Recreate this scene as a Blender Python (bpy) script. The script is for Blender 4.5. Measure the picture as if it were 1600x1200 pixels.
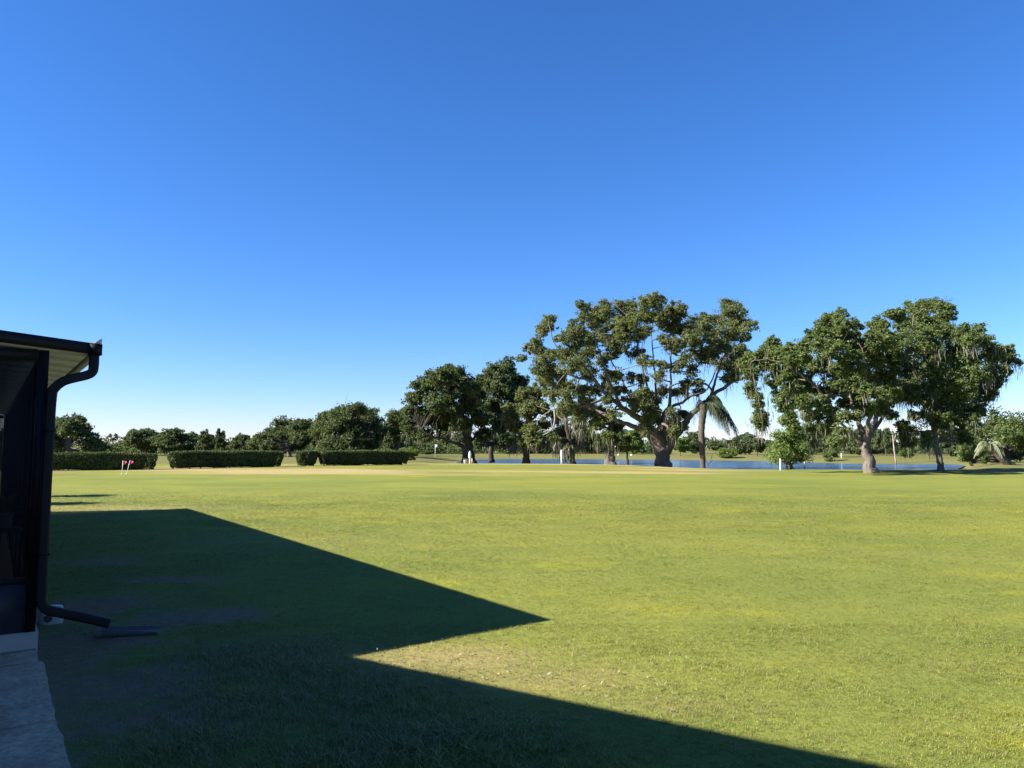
import bpy, math, random
import numpy as np
from mathutils import Vector

for o in list(bpy.data.objects): bpy.data.objects.remove(o)
SC = bpy.context.scene
COL = SC.collection
R = math.radians

# ------------------------------------------------------------------ camera
FPX, HORIZ, EYE = 1180.0, 698.0, 1.6            # focal length in photo pixels, horizon row, eye height
PITCH = math.atan((HORIZ - 600) / FPX)
cam_d = bpy.data.cameras.new('camera')
cam_d.sensor_width = 36.0
cam_d.lens = 36.0 * FPX / 1600.0
cam_d.clip_start, cam_d.clip_end = 0.05, 3000
cam = bpy.data.objects.new('camera', cam_d)
cam.location = (0, 0, EYE)
cam.rotation_euler = (math.pi / 2 + PITCH, 0, 0)
COL.objects.link(cam)
SC.camera = cam

# ------------------------------------------------------------------ sky and sun
SUN_EL = R(32.1)
SUN_H = Vector((-0.971, -0.2396))               # horizontal direction towards the sun
w = bpy.data.worlds.new('World'); SC.world = w; w.use_nodes = True
nt = w.node_tree; nt.nodes.clear()
sky = nt.nodes.new('ShaderNodeTexSky'); sky.sky_type = 'NISHITA'; sky.sun_disc = False
sky.sun_elevation = SUN_EL
sky.sun_rotation = math.atan2(SUN_H.x, SUN_H.y)
sky.altitude = 0; sky.air_density = 1.0; sky.dust_density = 0.0; sky.ozone_density = 10.0
hs = nt.nodes.new('ShaderNodeHueSaturation'); hs.inputs['Saturation'].default_value = 1.1
bg = nt.nodes.new('ShaderNodeBackground'); bg.inputs['Strength'].default_value = 0.05
wo = nt.nodes.new('ShaderNodeOutputWorld')
wb = nt.nodes.new('ShaderNodeMix'); wb.data_type = 'RGBA'; wb.blend_type = 'MULTIPLY'; wb.inputs[0].default_value = 1.0   # white balance of the whole sky
wb.inputs[7].default_value = (1.34, 1.11, 1.20, 1)
nt.links.new(sky.outputs[0], hs.inputs['Color']); nt.links.new(hs.outputs[0], wb.inputs[6]); nt.links.new(wb.outputs[2], bg.inputs['Color'])
nt.links.new(bg.outputs[0], wo.inputs['Surface'])
sd = bpy.data.lights.new('sun', 'SUN'); sd.energy = 5.0; sd.angle = R(0.5); sd.color = (1.0, 0.93, 0.82)
so = bpy.data.objects.new('sun', sd); COL.objects.link(so)
to_sun = Vector((SUN_H.x * math.cos(SUN_EL), SUN_H.y * math.cos(SUN_EL), math.sin(SUN_EL)))
so.rotation_euler = to_sun.to_track_quat('Z', 'Y').to_euler()
so.location = (-30, -10, 30)
SC.view_settings.view_transform = 'Standard'; SC.view_settings.look = 'None'
SC.view_settings.exposure = 1.83; SC.view_settings.gamma = 1.0
SC.view_settings.use_curve_mapping = False
SC.render.engine = 'CYCLES'
SC.cycles.max_bounces = 8; SC.cycles.transparent_max_bounces = 16

# ------------------------------------------------------------------ geometry helpers
def ray(px, py):
    a = (px - 800) / FPX; b = (600 - py) / FPX
    return np.array([a, math.cos(PITCH) - b * math.sin(PITCH), math.sin(PITCH) + b * math.cos(PITCH)])
def W(px, py, Y):                                # a photo direction at a real distance
    d = ray(px, py); return d * (Y / d[1]) + np.array([0, 0, EYE])
def G(px, py, z=0.0):
    d = ray(px, py); return d * ((z - EYE) / d[2]) + np.array([0, 0, EYE])
U = np.array([-0.5705, 0.8213, 0.0]); V = np.array([0.8213, 0.5705, 0.0])
def UV(u, v, z): return U * u + V * v + np.array([0, 0, z])

def link(o, parent=None):
    COL.objects.link(o)
    if parent is not None: o.parent = parent
    return o
def tag(o, label=None, cat=None, group=None, kind=None):
    if label: o['label'] = label
    if cat: o['category'] = cat
    if group: o['group'] = group
    if kind: o['kind'] = kind
    return o
def empty(name, loc=(0, 0, 0), rz=0):
    e = bpy.data.objects.new(name, None); e.empty_display_size = 0.3
    e.location = loc; e.rotation_euler = (0, 0, rz)
    return link(e)
def mesh_np(name, verts, quads=None, tris=None, mat=None, smooth=False):
    me = bpy.data.meshes.new(name)
    verts = np.asarray(verts, dtype=np.float32).reshape(-1, 3)
    me.vertices.add(len(verts)); me.vertices.foreach_set('co', verts.ravel())
    loops = []; starts = []; n = 0
    if quads is not None and len(quads):
        q = np.asarray(quads, dtype=np.int32).reshape(-1, 4)
        loops.append(q.ravel()); starts.append(n + np.arange(len(q)) * 4); n += q.size
    if tris is not None and len(tris):
        t = np.asarray(tris, dtype=np.int32).reshape(-1, 3)
        loops.append(t.ravel()); starts.append(n + np.arange(len(t)) * 3); n += t.size
    lo = np.concatenate(loops).astype(np.int32); st = np.concatenate(starts).astype(np.int32)
    me.loops.add(len(lo)); me.loops.foreach_set('vertex_index', lo)
    me.polygons.add(len(st)); me.polygons.foreach_set('loop_start', st)
    if smooth: me.polygons.foreach_set('use_smooth', np.ones(len(st), dtype=bool))
    me.update(calc_edges=True)
    if mat: me.materials.append(mat)
    return me
def obj(name, me, parent=None, loc=(0, 0, 0)):
    o = bpy.data.objects.new(name, me); o.location = loc
    return link(o, parent)

class MB:
    """collects solids into one mesh"""
    def __init__(s): s.v = []; s.q = []; s.t = []; s.n = 0
    def add(s, v, q=(), t=()):
        v = np.asarray(v, float).reshape(-1, 3)
        s.v.append(v)
        if len(q): s.q.append(np.asarray(q, int).reshape(-1, 4) + s.n)
        if len(t): s.t.append(np.asarray(t, int).reshape(-1, 3) + s.n)
        s.n += len(v); return s
    def prism(s, a, b, c, d, h):                 # parallelogram base a,b,c,d raised by vector h
        p = [np.asarray(k, float) for k in (a, b, c, d)]; h = np.asarray(h, float)
        s.add(p + [k + h for k in p], [(3, 2, 1, 0), (4, 5, 6, 7), (0, 1, 5, 4), (1, 2, 6, 5), (2, 3, 7, 6), (3, 0, 4, 7)])
        return s
    def ubox(s, u0, u1, v0, v1, z0, z1):
        return s.prism(UV(u0, v0, z0), UV(u0, v1, z0), UV(u1, v1, z0), UV(u1, v0, z0), (0, 0, z1 - z0)) if True else s
    def box(s, x0, x1, y0, y1, z0, z1):
        return s.prism((x0, y0, z0), (x1, y0, z0), (x1, y1, z0), (x0, y1, z0), (0, 0, z1 - z0))
    def tube(s, path, rad, sides=8, cap=True, flare=None):
        P = np.asarray(path, float); n = len(P)
        rad = np.broadcast_to(np.asarray(rad, float), (n,))
        T = np.gradient(P, axis=0); T /= np.linalg.norm(T, axis=1)[:, None] + 1e-9
        ref = np.array([1.0, 0, 0]) if abs(T[0][0]) < 0.8 else np.array([0, 1.0, 0])
        rings = []
        for i in range(n):
            a = ref - T[i] * ref.dot(T[i]); a /= np.linalg.norm(a) + 1e-9; ref = a
            b = np.cross(T[i], a)
            th = np.arange(sides) * 2 * math.pi / sides
            rr = rad[i] * (flare(i, th) if flare else 1.0)
            rings.append(P[i] + np.outer(np.cos(th) * rr, a) + np.outer(np.sin(th) * rr, b))
        v = np.concatenate(rings)
        i, j = np.meshgrid(np.arange(n - 1), np.arange(sides), indexing='ij'); j2 = (j + 1) % sides
        q = np.stack([i * sides + j, i * sides + j2, (i + 1) * sides + j2, (i + 1) * sides + j], -1).reshape(-1, 4)
        t = []
        if cap:
            v = np.vstack([v, P[0], P[-1]]); k = n * sides
            for a in range(sides):
                t.append((k, (a + 1) % sides, a)); t.append((k + 1, (n - 1) * sides + a, (n - 1) * sides + (a + 1) % sides))
        return s.add(v, q, t)
    def sweep(s, prof, path, ax, ay):            # profile (n,2) swept along path with per-point axes
        prof = np.asarray(prof, float); n = len(prof); m = len(path)
        v = np.concatenate([np.asarray(path[i], float) + np.outer(prof[:, 0], ax[i]) + np.outer(prof[:, 1], ay[i]) for i in range(m)])
        i, j = np.meshgrid(np.arange(m - 1), np.arange(n), indexing='ij'); j2 = (j + 1) % n
        q = np.stack([i * n + j, i * n + j2, (i + 1) * n + j2, (i + 1) * n + j], -1).reshape(-1, 4)
        return s.add(v, q)
    def mesh(s, name, mat, smooth=False):
        return mesh_np(name, np.concatenate(s.v), np.concatenate(s.q) if s.q else None, np.concatenate(s.t) if s.t else None, mat, smooth)
    def build(s, name, mat, parent=None, smooth=False, loc=(0, 0, 0)):
        return obj(name, s.mesh(name, mat, smooth), parent, loc)

def spline(pts, n=6):
    P = np.asarray(pts, float)
    if len(P) < 3: return np.array([P[0] + (P[-1] - P[0]) * t for t in np.linspace(0, 1, n + 1)])
    Q = np.vstack([2 * P[0] - P[1], P, 2 * P[-1] - P[-2]]); out = []
    for i in range(1, len(Q) - 2):
        for t in np.arange(n) / n:
            a, b, c, d = Q[i - 1], Q[i], Q[i + 1], Q[i + 2]
            out.append(0.5 * (2 * b + (c - a) * t + (2 * a - 5 * b + 4 * c - d) * t * t + (3 * b - a - 3 * c + d) * t ** 3))
    out.append(P[-1]); return np.array(out)

# ------------------------------------------------------------------ materials
class NT:
    def __init__(s, name):
        s.m = bpy.data.materials.new(name); s.m.use_nodes = True
        s.t = s.m.node_tree; s.t.nodes.clear()
        s.out = s.n('ShaderNodeOutputMaterial')
    def n(s, typ, **kw):
        nd = s.t.nodes.new(typ)
        for k, v in kw.items(): setattr(nd, k, v)
        return nd
    def l(s, a, b): s.t.links.new(a, b)
    def noise(s, vec, scale, detail=4, rough=0.55, dist=0.0):
        nd = s.n('ShaderNodeTexNoise'); nd.inputs['Scale'].default_value = scale
        nd.inputs['Detail'].default_value = detail; nd.inputs['Roughness'].default_value = rough
        nd.inputs['Distortion'].default_value = dist
        if vec is not None: s.l(vec, nd.inputs['Vector'])
        return nd.outputs['Fac']
    def ramp(s, fac, stops):
        nd = s.n('ShaderNodeValToRGB'); cr = nd.color_ramp
        while len(cr.elements) < len(stops): cr.elements.new(0.5)
        for e, (p, c) in zip(cr.elements, stops):
            e.position = p; e.color = (*c, 1) if len(c) == 3 else c
        s.l(fac, nd.inputs[0]); return nd.outputs[0]
    def rng(s, fac, a, b, c=0.0, d=1.0):
        nd = s.n('ShaderNodeMapRange'); nd.clamp = True
        for i, x in enumerate((a, b, c, d)): nd.inputs[1 + i].default_value = x
        s.l(fac, nd.inputs[0]); return nd.outputs[0]
    def mix(s, fac, a, b, mode='MIX'):
        nd = s.n('ShaderNodeMix'); nd.data_type = 'RGBA'; nd.blend_type = mode
        for sock, val in ((nd.inputs[0], fac), (nd.inputs[6], a), (nd.inputs[7], b)):
            if hasattr(val, 'is_linked') or hasattr(val, 'links'): s.l(val, sock)
            elif isinstance(val, (int, float)): sock.default_value = val
            else: sock.default_value = (*val, 1)
        return nd.outputs[2]
    def math(s, op, a, b=0.0):
        nd = s.n('ShaderNodeMath'); nd.operation = op
        for sock, val in ((nd.inputs[0], a), (nd.inputs[1], b)):
            if isinstance(val, (int, float)): sock.default_value = val
            else: s.l(val, sock)
        return nd.outputs[0]
    def princ(s, col, rough=0.8, spec=0.3, bump=None, metal=0.0, bdist=0.02, bstr=0.6):
        p = s.n('ShaderNodeBsdfPrincipled'); p.inputs['Roughness'].default_value = rough
        p.inputs['Specular IOR Level'].default_value = spec; p.inputs['Metallic'].default_value = metal
        if isinstance(col, tuple): p.inputs['Base Color'].default_value = (*col, 1)
        else: s.l(col, p.inputs['Base Color'])
        if bump is not None:
            b = s.n('ShaderNodeBump'); b.inputs['Distance'].default_value = bdist; b.inputs['Strength'].default_value = bstr
            s.l(bump, b.inputs['Height']); s.l(b.outputs[0], p.inputs['Normal'])
        return p
    def done(s, sh): s.l(sh if not hasattr(sh, 'outputs') else sh.outputs[0], s.out.inputs['Surface']); return s.m
    def pos(s): return s.n('ShaderNodeNewGeometry').outputs['Position']
    def objc(s): return s.n('ShaderNodeTexCoord').outputs['Object']
    def scaled(s, vec, sc):
        nd = s.n('ShaderNodeVectorMath'); nd.operation = 'MULTIPLY'; nd.inputs[1].default_value = sc
        s.l(vec, nd.inputs[0]); return nd.outputs[0]

def leaf_mat(name, dark, light, trans=0.3, tip=None):
    a = NT(name)
    g = a.n('ShaderNodeNewGeometry')
    rnd = g.outputs['Random Per Island']
    big = a.noise(g.outputs['Position'], 0.55, 2)
    f = a.math('ADD', a.math('MULTIPLY', rnd, 0.65), a.math('MULTIPLY', a.math('SUBTRACT', big, 0.32), 0.9))
    stops = [(0.05, dark), (0.75, light)]
    if tip: stops.append((1.0, tip))
    c = a.ramp(f, stops)
    p = a.princ(c, 0.65, 0.18)
    t = a.n('ShaderNodeBsdfTranslucent'); a.l(a.mix(0.6, c, (0.16, 0.22, 0.03)), t.inputs['Color'])
    mx = a.n('ShaderNodeMixShader'); mx.inputs[0].default_value = trans
    a.l(p.outputs[0], mx.inputs[1]); a.l(t.outputs[0], mx.inputs[2])
    return a.done(mx)
def flat_mat(name, col, rough=0.5, spec=0.4, var=0.12, scale=8.0, metal=0.0, bump=0.0):
    a = NT(name); n = a.noise(a.objc(), scale, 5)
    c = a.mix(n, tuple(k * (1 - var) for k in col), tuple(min(1, k * (1 + var)) for k in col))
    return a.done(a.princ(c, rough, spec, n if bump else None, metal, 0.01, bump))
def bark_mat(name, dark, light, zs=0.35):
    a = NT(name); p = a.scaled(a.objc(), (1, 1, zs))
    n1 = a.noise(p, 5.0, 6, 0.65, 0.4); n2 = a.noise(a.objc(), 1.1, 3)
    c = a.mix(n1, dark, light); c = a.mix(a.rng(n2, 0.5, 0.7, 0, 0.55), c, tuple(k * 1.35 for k in light))
    return a.done(a.princ(c, 0.9, 0.15, n1, 0, 0.08, 0.9))

M = {}
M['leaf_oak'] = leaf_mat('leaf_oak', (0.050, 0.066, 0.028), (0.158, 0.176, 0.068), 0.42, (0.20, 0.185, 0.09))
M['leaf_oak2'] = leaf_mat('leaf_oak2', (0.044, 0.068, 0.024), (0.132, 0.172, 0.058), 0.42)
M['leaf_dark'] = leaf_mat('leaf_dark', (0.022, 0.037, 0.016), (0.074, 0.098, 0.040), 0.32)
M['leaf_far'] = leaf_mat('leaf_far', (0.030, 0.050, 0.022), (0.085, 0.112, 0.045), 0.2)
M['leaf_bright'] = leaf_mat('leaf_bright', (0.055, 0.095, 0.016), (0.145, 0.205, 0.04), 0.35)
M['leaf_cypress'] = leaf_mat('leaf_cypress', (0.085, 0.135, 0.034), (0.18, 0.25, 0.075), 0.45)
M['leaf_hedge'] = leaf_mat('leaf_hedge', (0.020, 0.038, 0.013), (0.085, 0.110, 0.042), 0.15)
M['leaf_palm'] = leaf_mat('leaf_palm', (0.024, 0.038, 0.020), (0.066, 0.082, 0.042), 0.22)
M['leaf_pindo'] = leaf_mat('leaf_pindo', (0.10, 0.12, 0.07), (0.22, 0.24, 0.15), 0.2)
M['moss'] = leaf_mat('moss', (0.07, 0.072, 0.052), (0.155, 0.152, 0.115), 0.2)
M['bark'] = bark_mat('bark', (0.05, 0.043, 0.036), (0.145, 0.125, 0.105))
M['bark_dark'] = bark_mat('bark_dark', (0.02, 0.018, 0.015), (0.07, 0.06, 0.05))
M['bark_pale'] = bark_mat('bark_pale', (0.065, 0.056, 0.046), (0.165, 0.143, 0.117))
M['bark_palm'] = bark_mat('bark_palm', (0.045, 0.037, 0.03), (0.12, 0.10, 0.082), 3.0)
M['dead_wood'] = bark_mat('dead_wood', (0.17, 0.145, 0.12), (0.33, 0.285, 0.235))

# ------------------------------------------------------------------ terrain
POND_Z = -0.36
near = [(735, 75), (800, 73), (900, 70.5), (985, 68), (1060, 66), (1100, 61), (1150, 58.5), (1230, 57.5), (1310, 57), (1390, 56.5), (1450, 58)]
far = [(1476, 66), (1492, 80), (1470, 87), (1310, 88), (1255, 96), (1195, 103), (1120, 109), (1030, 114), (930, 120), (800, 124), (745, 116), (722, 95)]
POND = np.array([((px - 800) / FPX * Y, Y) for px, Y in near + far])
def sd_poly(x, y, poly):
    d = np.full(x.shape, 1e9); inside = np.zeros(x.shape, bool); n = len(poly)
    for i in range(n):
        ax, ay = poly[i]; bx, by = poly[(i + 1) % n]
        ex, ey = bx - ax, by - ay
        t = np.clip(((x - ax) * ex + (y - ay) * ey) / (ex * ex + ey * ey), 0, 1)
        d = np.minimum(d, np.hypot(x - ax - t * ex, y - ay - t * ey))
        c = ((ay > y) != (by > y)) & (x < (bx - ax) * (y - ay) / (by - ay + 1e-12) + ax)
        inside ^= c
    return np.where(inside, -d, d)
def sstep(x, a, b):
    t = np.clip((x - a) / (b - a), 0, 1); return t * t * (3 - 2 * t)
def height(x, y):
    x = np.asarray(x, float); y = np.asarray(y, float)
    g = np.exp(-(((x + 5) / 17) ** 4 + ((y - 57) / 13) ** 4)) * 0.17            # the raised green
    h = g + 0.03 * np.sin(x * 0.11 + 1) * np.sin(y * 0.09) * sstep(y, 12, 30)
    h = h + 0.35 * sstep(y, 110, 200) + 0.03 * np.sin(x * 0.05) * sstep(y, 100, 160) * 4
    h = h + 0.18 * np.exp(-(((x - 38) / 14) ** 2 + ((y - 66) / 9) ** 2))
    s = sd_poly(x, y, POND)
    k = sstep(s, 0.0, 4.5 + 3.5 * sstep(y, 75, 95))
    hs_ = np.where(s < 0, POND_Z - 0.15 - 0.8 * sstep(-s, 0, 8), POND_Z - 0.15 + (h - POND_Z + 0.15) * k)
    return hs_
def axis(segs):
    out = [segs[0][0]]
    for a, b, st0, st1 in segs:
        p = a
        while p < b - 1e-6:
            t = (p - a) / (b - a); p = min(b, p + st0 + (st1 - st0) * t); out.append(p)
    return np.array(out)
xp = axis([(0, 14, .28, .28), (14, 80, .4, 1.3), (80, 900, 2, 90)])
X = np.concatenate([-xp[:0:-1], xp])
Y = axis([(-60, -4, 12, 1), (-4, 16, .3, .28), (16, 45, .28, .8), (45, 130, .8, .9), (130, 1500, 1.5, 130)])
gx, gy = np.meshgrid(X, Y); gz = height(gx, gy)
rs = np.random.RandomState(3)
nx, ny = len(X), len(Y)
gv = np.stack([gx, gy, gz], -1).reshape(-1, 3)
ii, jj = np.meshgrid(np.arange(ny - 1), np.arange(nx - 1), indexing='ij')
gq = np.stack([ii * nx + jj, ii * nx + jj + 1, (ii + 1) * nx + jj + 1, (ii + 1) * nx + jj], -1).reshape(-1, 4)
def blob(x, y, cx, cy, rx, ry, soft=0.5): return 1 - sstep(np.hypot((x - cx) / rx, (y - cy) / ry), 1 - soft, 1 + soft)
def gpt(px, py): p = G(px, py); return p[0], p[1]
DIRT = [(*gpt(250, 972), .55, .28), (*gpt(280, 1045), .3, .25), (*gpt(120, 1000), .5, .5), (*gpt(100, 1040), .35, .5), (*gpt(150, 878), .8, .3),
        (*gpt(270, 905), .8, .25), (*gpt(180, 1000), .45, .3), (*gpt(1495, 1141), .14, .1), (*gpt(1055, 1030), .2, .12), (*gpt(215, 1010), .4, .2), (*gpt(180, 1070), .8, .45), (*gpt(250, 1120), .6, .35), (*gpt(130, 950), .6, .8), (*gpt(330, 960), .7, .35)]
DRY = [(*gpt(700, 1030), .9, .5, .72), (*gpt(820, 1060), 1.0, .5, .6), (*gpt(600, 1020), .7, .4, .4), (*gpt(900, 1100), 1.2, .35, .4), (*gpt(330, 1070), 1.7, 1.6, .5), (*gpt(150, 960), 1.3, 1.6, .45), (*gpt(150, 795), 3.5, 1.3, .6), (*gpt(420, 850), 2, 1, .35)]
def masks(x, y):
    dirt = np.zeros(x.shape); dry = np.zeros(x.shape)
    for cx, cy, rx, ry in DIRT: dirt = np.maximum(dirt, blob(x, y, cx, cy, rx, ry, .6))
    ed = (x * V[0] + y * V[1]); uu = x * U[0] + y * U[1]
    dirt = np.maximum(dirt, 0.75 * (1 - sstep(ed, .4, .75)) * (uu < 30))
    dirt = np.maximum(dirt, 0.9 * blob(x, y, -34, 46.3, 9, 2.3, .5))                      # worn path left of the hedge
    hx, hy = -36.5, 49.0; ex, ey = 29.5, 11.0; tt = np.clip(((x - hx) * ex + (y - hy) * ey) / (ex * ex + ey * ey), 0, 1)
    dirt = np.maximum(dirt, .8 * (1 - sstep(np.hypot(x - hx - tt * ex, y - hy - tt * ey), .8, 2.4)))
    for cx, cy, rx, ry, a in DRY: dry = np.maximum(dry, a * blob(x, y, cx, cy, rx, ry, .7))
    gr = np.exp(-(((x + 5) / 19) ** 4 + ((y - 55.5) / 11.5) ** 4))
    ring = gr * (1 - gr) * 4
    streak = 0.5 + 0.5 * np.sin(y * 1.1 + x * 0.09 + 1.3 * np.sin(x * 0.12))
    dry = np.maximum(dry, np.clip(0.25 * gr + ring * (0.35 + 0.5 * streak), 0, 1) * 0.95)
    dry = np.maximum(dry, 0.9 * blob(x, y, -13, 46.5, 8.5, 4.2, .5))
    dry = np.maximum(dry, 0.75 * blob(x, y, 6, 64, 16, 4.0, .6))
    s = sd_poly(x, y, POND)
    dry = np.maximum(dry, 0.6 * (1 - sstep(s, .5, 3.5)))
    rough = np.maximum(sstep(y, 66, 74) , 1 - sstep(s, 1.0, 5.0))
    rough = np.maximum(rough, blob(x, y, 40, 58, 16, 10, .4))
    dirt = np.maximum(dirt, 0.55 * (s > 0) * (1 - sstep(s, .2, 1.6)))
    dirt = np.maximum(dirt, 0.6 * blob(x, y, 38, 62, 9, 2.2, .6))
    return dirt, dry, rough
md, my, mr = masks(gx, gy)
gm = mesh_np('ground', gv, gq, None, None, True)
ca = gm.color_attributes.new('zone', 'FLOAT_COLOR', 'POINT')
ca.data.foreach_set('color', np.stack([md, my, mr, np.ones_like(md)], -1).astype(np.float32).ravel())

def grass_color(a):
    """lawn colour by place, shared by the ground sheet and by the blades"""
    p = a.pos()
    flat = a.scaled(p, (0.6, 1.0, 0.0))
    n1 = a.noise(flat, 0.22, 5, 0.6, 0.3)
    n2 = a.noise(flat, 0.75, 5, 0.65)
    n3 = a.noise(a.scaled(p, (0.22, 1.0, 0.0)), 0.5, 3, 0.5)
    c = a.mix(a.rng(n1, 0.36, 0.64), (0.110, 0.140, 0.027), (0.180, 0.196, 0.035))
    c = a.mix(a.rng(n2, 0.54, 0.72, 0, 0.75), c, (0.245, 0.240, 0.020))
    c = a.mix(a.rng(n3, 0.55, 0.75, 0, 0.35), c, (0.205, 0.188, 0.06))
    n4 = a.noise(a.scaled(p, (0.7, 1.0, 0.0)), 3.2, 5, 0.7); n5 = a.noise(a.scaled(p, (0.5, 1.0, 0.0)), 0.09, 3, 0.5)
    c = a.mix(a.rng(n4, 0.42, 0.62, 0, 0.34), c, a.mix(1.0, c, (0.66, 0.74, 0.7), 'MULTIPLY'))
    c = a.mix(a.rng(n5, 0.45, 0.6, 0, 0.6), c, a.mix(1.0, c, (1.16, 1.08, 0.9), 'MULTIPLY'))
    return c, p
a = NT('lawn')
c, p = grass_color(a)
at = a.n('ShaderNodeVertexColor'); at.layer_name = 'zone'
sep = a.n('ShaderNodeSeparateColor'); a.l(at.outputs[0], sep.inputs[0])
nA = a.noise(a.scaled(p, (1, 1, 0)), 1.6, 6, 0.7); nB = a.noise(a.scaled(p, (1, 1, 0)), 9.0, 6, 0.7); nC = a.noise(p, 60.0, 4, 0.7)
nW = a.noise(a.scaled(p, (0.35, 1, 0)), 0.6, 5, 0.65)
c = a.mix(a.rng(nB, 0.3, 0.75, 0, 0.42), c, (0.08, 0.10, 0.024)); c = a.mix(a.rng(a.noise(a.scaled(p, (1, 1, 0)), 28.0, 3, 0.7), 0.45, 0.7, 0, 0.45), c, (0.26, 0.25, 0.06))
rough_c = a.mix(nW, (0.08, 0.088, 0.028), (0.15, 0.135, 0.05))
c = a.mix(a.math('MULTIPLY', sep.outputs[2], 0.85), c, rough_c)
dryf = a.rng(a.math('ADD', sep.outputs[1], a.math('MULTIPLY', a.math('SUBTRACT', nW, 0.5), 1.3)), 0.3, 0.85)
c = a.mix(a.math('MULTIPLY', dryf, sep.outputs[1]), c, a.mix(nB, (0.25, 0.19, 0.085), (0.36, 0.28, 0.13)))
dirtf = a.rng(a.math('ADD', sep.outputs[0], a.math('MULTIPLY', a.math('SUBTRACT', a.math('ADD', a.math('MULTIPLY', nA, .5), a.math('MULTIPLY', nB, .5)), 0.5), 3.2)), 0.45, 0.85)
c = a.mix(dirtf, c, a.mix(nB, (0.105, 0.070, 0.038), (0.30, 0.21, 0.12)))
hgt = a.math('ADD', nC, a.math('MULTIPLY', nB, 1.5))
lawn_p = a.princ(c, 0.95, 0.1, hgt, 0, 0.03, 0.55)
M['lawn'] = a.done(lawn_p)
gm.materials.append(M['lawn'])
tag(obj('ground', gm), 'green lawn stretching from the porch to the pond', kind='structure')

a = NT('blade')
c, p = grass_color(a)
g = a.n('ShaderNodeNewGeometry')
at = a.n('ShaderNodeAttribute'); at.attribute_type = 'INSTANCER'; at.attribute_name = 'dry'
rv = a.ramp(g.outputs['Random Per Island'], [(0.0, (0.55, 0.62, 0.55)), (0.5, (1.15, 1.15, 1.0)), (0.85, (1.5, 1.45, 1.35)), (1.0, (2.1, 1.9, 2.2))]); c = a.mix(1.0, c, rv, 'MULTIPLY')
c = a.mix(at.outputs['Fac'], c, (0.34, 0.265, 0.13))
pr = a.princ(c, 0.42, 0.5)
t = a.n('ShaderNodeBsdfTranslucent'); a.l(c, t.inputs['Color'])
mx = a.n('ShaderNodeMixShader'); mx.inputs[0].default_value = 0.42
a.l(pr.outputs[0], mx.inputs[1]); a.l(t.outputs[0], mx.inputs[2])
M['blade'] = a.done(mx)

# pond
a = NT('water')
p = a.pos()
wv = a.noise(a.scaled(p, (0.45, 1.6, 1)), 1.1, 5, 0.65, 0.3)
pr = a.princ((0.03, 0.07, 0.135), 0.10, 0.5, wv, 0, 0.3, 0.8); pr.inputs['IOR'].default_value = 1.333
M['water'] = a.done(pr)
ring = len(POND); c0 = POND.mean(0)
grow = c0 + (POND - c0) * 1.03
wvts = [(x, y, POND_Z) for x, y in grow] + [(c0[0], c0[1], POND_Z)]
tag(obj('pond_water', mesh_np('pond_water', wvts, None, [(i, (i + 1) % ring, ring) for i in range(ring)], M['water'])),
    'blue rippled pond beyond the lawn', kind='structure')

# ------------------------------------------------------------------ concrete walk
a = NT('concrete'); p = a.objc()
n1 = a.noise(p, 3.0, 6, 0.65); n2 = a.noise(p, 26.0, 5, 0.7); n3 = a.noise(p, 120.0, 3)
c = a.mix(a.rng(n1, .3, .7), (0.22, 0.165, 0.115), (0.46, 0.355, 0.25)); c = a.mix(a.rng(n2, .42, .62, 0, .6), c, (0.145, 0.108, 0.076))
M['concrete'] = a.done(a.princ(c, 0.9, 0.2, a.math('ADD', n2, a.math('MULTIPLY', n3, .4)), 0, 0.012, 0.8))
a = NT('concrete_clean'); p = a.objc(); n1 = a.noise(p, 4.0, 5, 0.6)
M['concrete_clean'] = a.done(a.princ(a.mix(n1, (0.25, 0.225, 0.195), (0.33, 0.30, 0.26)), 0.85, 0.2, a.noise(p, 60, 3), 0, 0.005, 0.4))
walk = tag(empty('sidewalk', UV(7.0, -0.6, 0)), 'grey concrete walk along the house beside the porch', kind='structure')
def walk_slab(u0, u1, v1, seed):
    r = np.random.RandomState(seed); n = max(6, int((u1 - u0) / .06))
    us = np.linspace(u0, u1, n); ve = v1 + np.convolve(r.normal(0, .012, n + 4), np.ones(5) / 5, 'valid')
    top = [UV(u, ve[i] - .012, .032) for i, u in enumerate(us)]; low = [UV(u, ve[i], .012) for i, u in enumerate(us)]
    bot = [UV(u, ve[i] + .004, -.12) for i, u in enumerate(us)]; inn = [UV(u, -1.9, .032) for u in us]; inb = [UV(u, -1.9, -.12) for u in us]
    v = np.array(bot + low + top + inn + inb) ; q = []
    for k in range(4):
        for i in range(n - 1): q.append((k * n + i, (k + 1) * n + i, (k + 1) * n + i + 1, k * n + i + 1))
    q += [(0, 4 * n, 3 * n, 2 * n), (n - 1, 3 * n - 1, 4 * n - 1, 5 * n - 1)]
    t = [(0, 2 * n, n), (n - 1, 2 * n - 1, 3 * n - 1)]
    o = obj('slab', mesh_np('slab', v - UV(7.0, -.6, 0), q, t, M['concrete']), walk); return o
ub = [7.085, 6.66, 5.2, 3.7, 2.2, 0.7, -0.8, -2.3]
for i in range(len(ub) - 1): walk_slab(ub[i + 1] + .008, ub[i] - .008, .40 + (.0 if i == 0 else .02), 10 + i)

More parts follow.
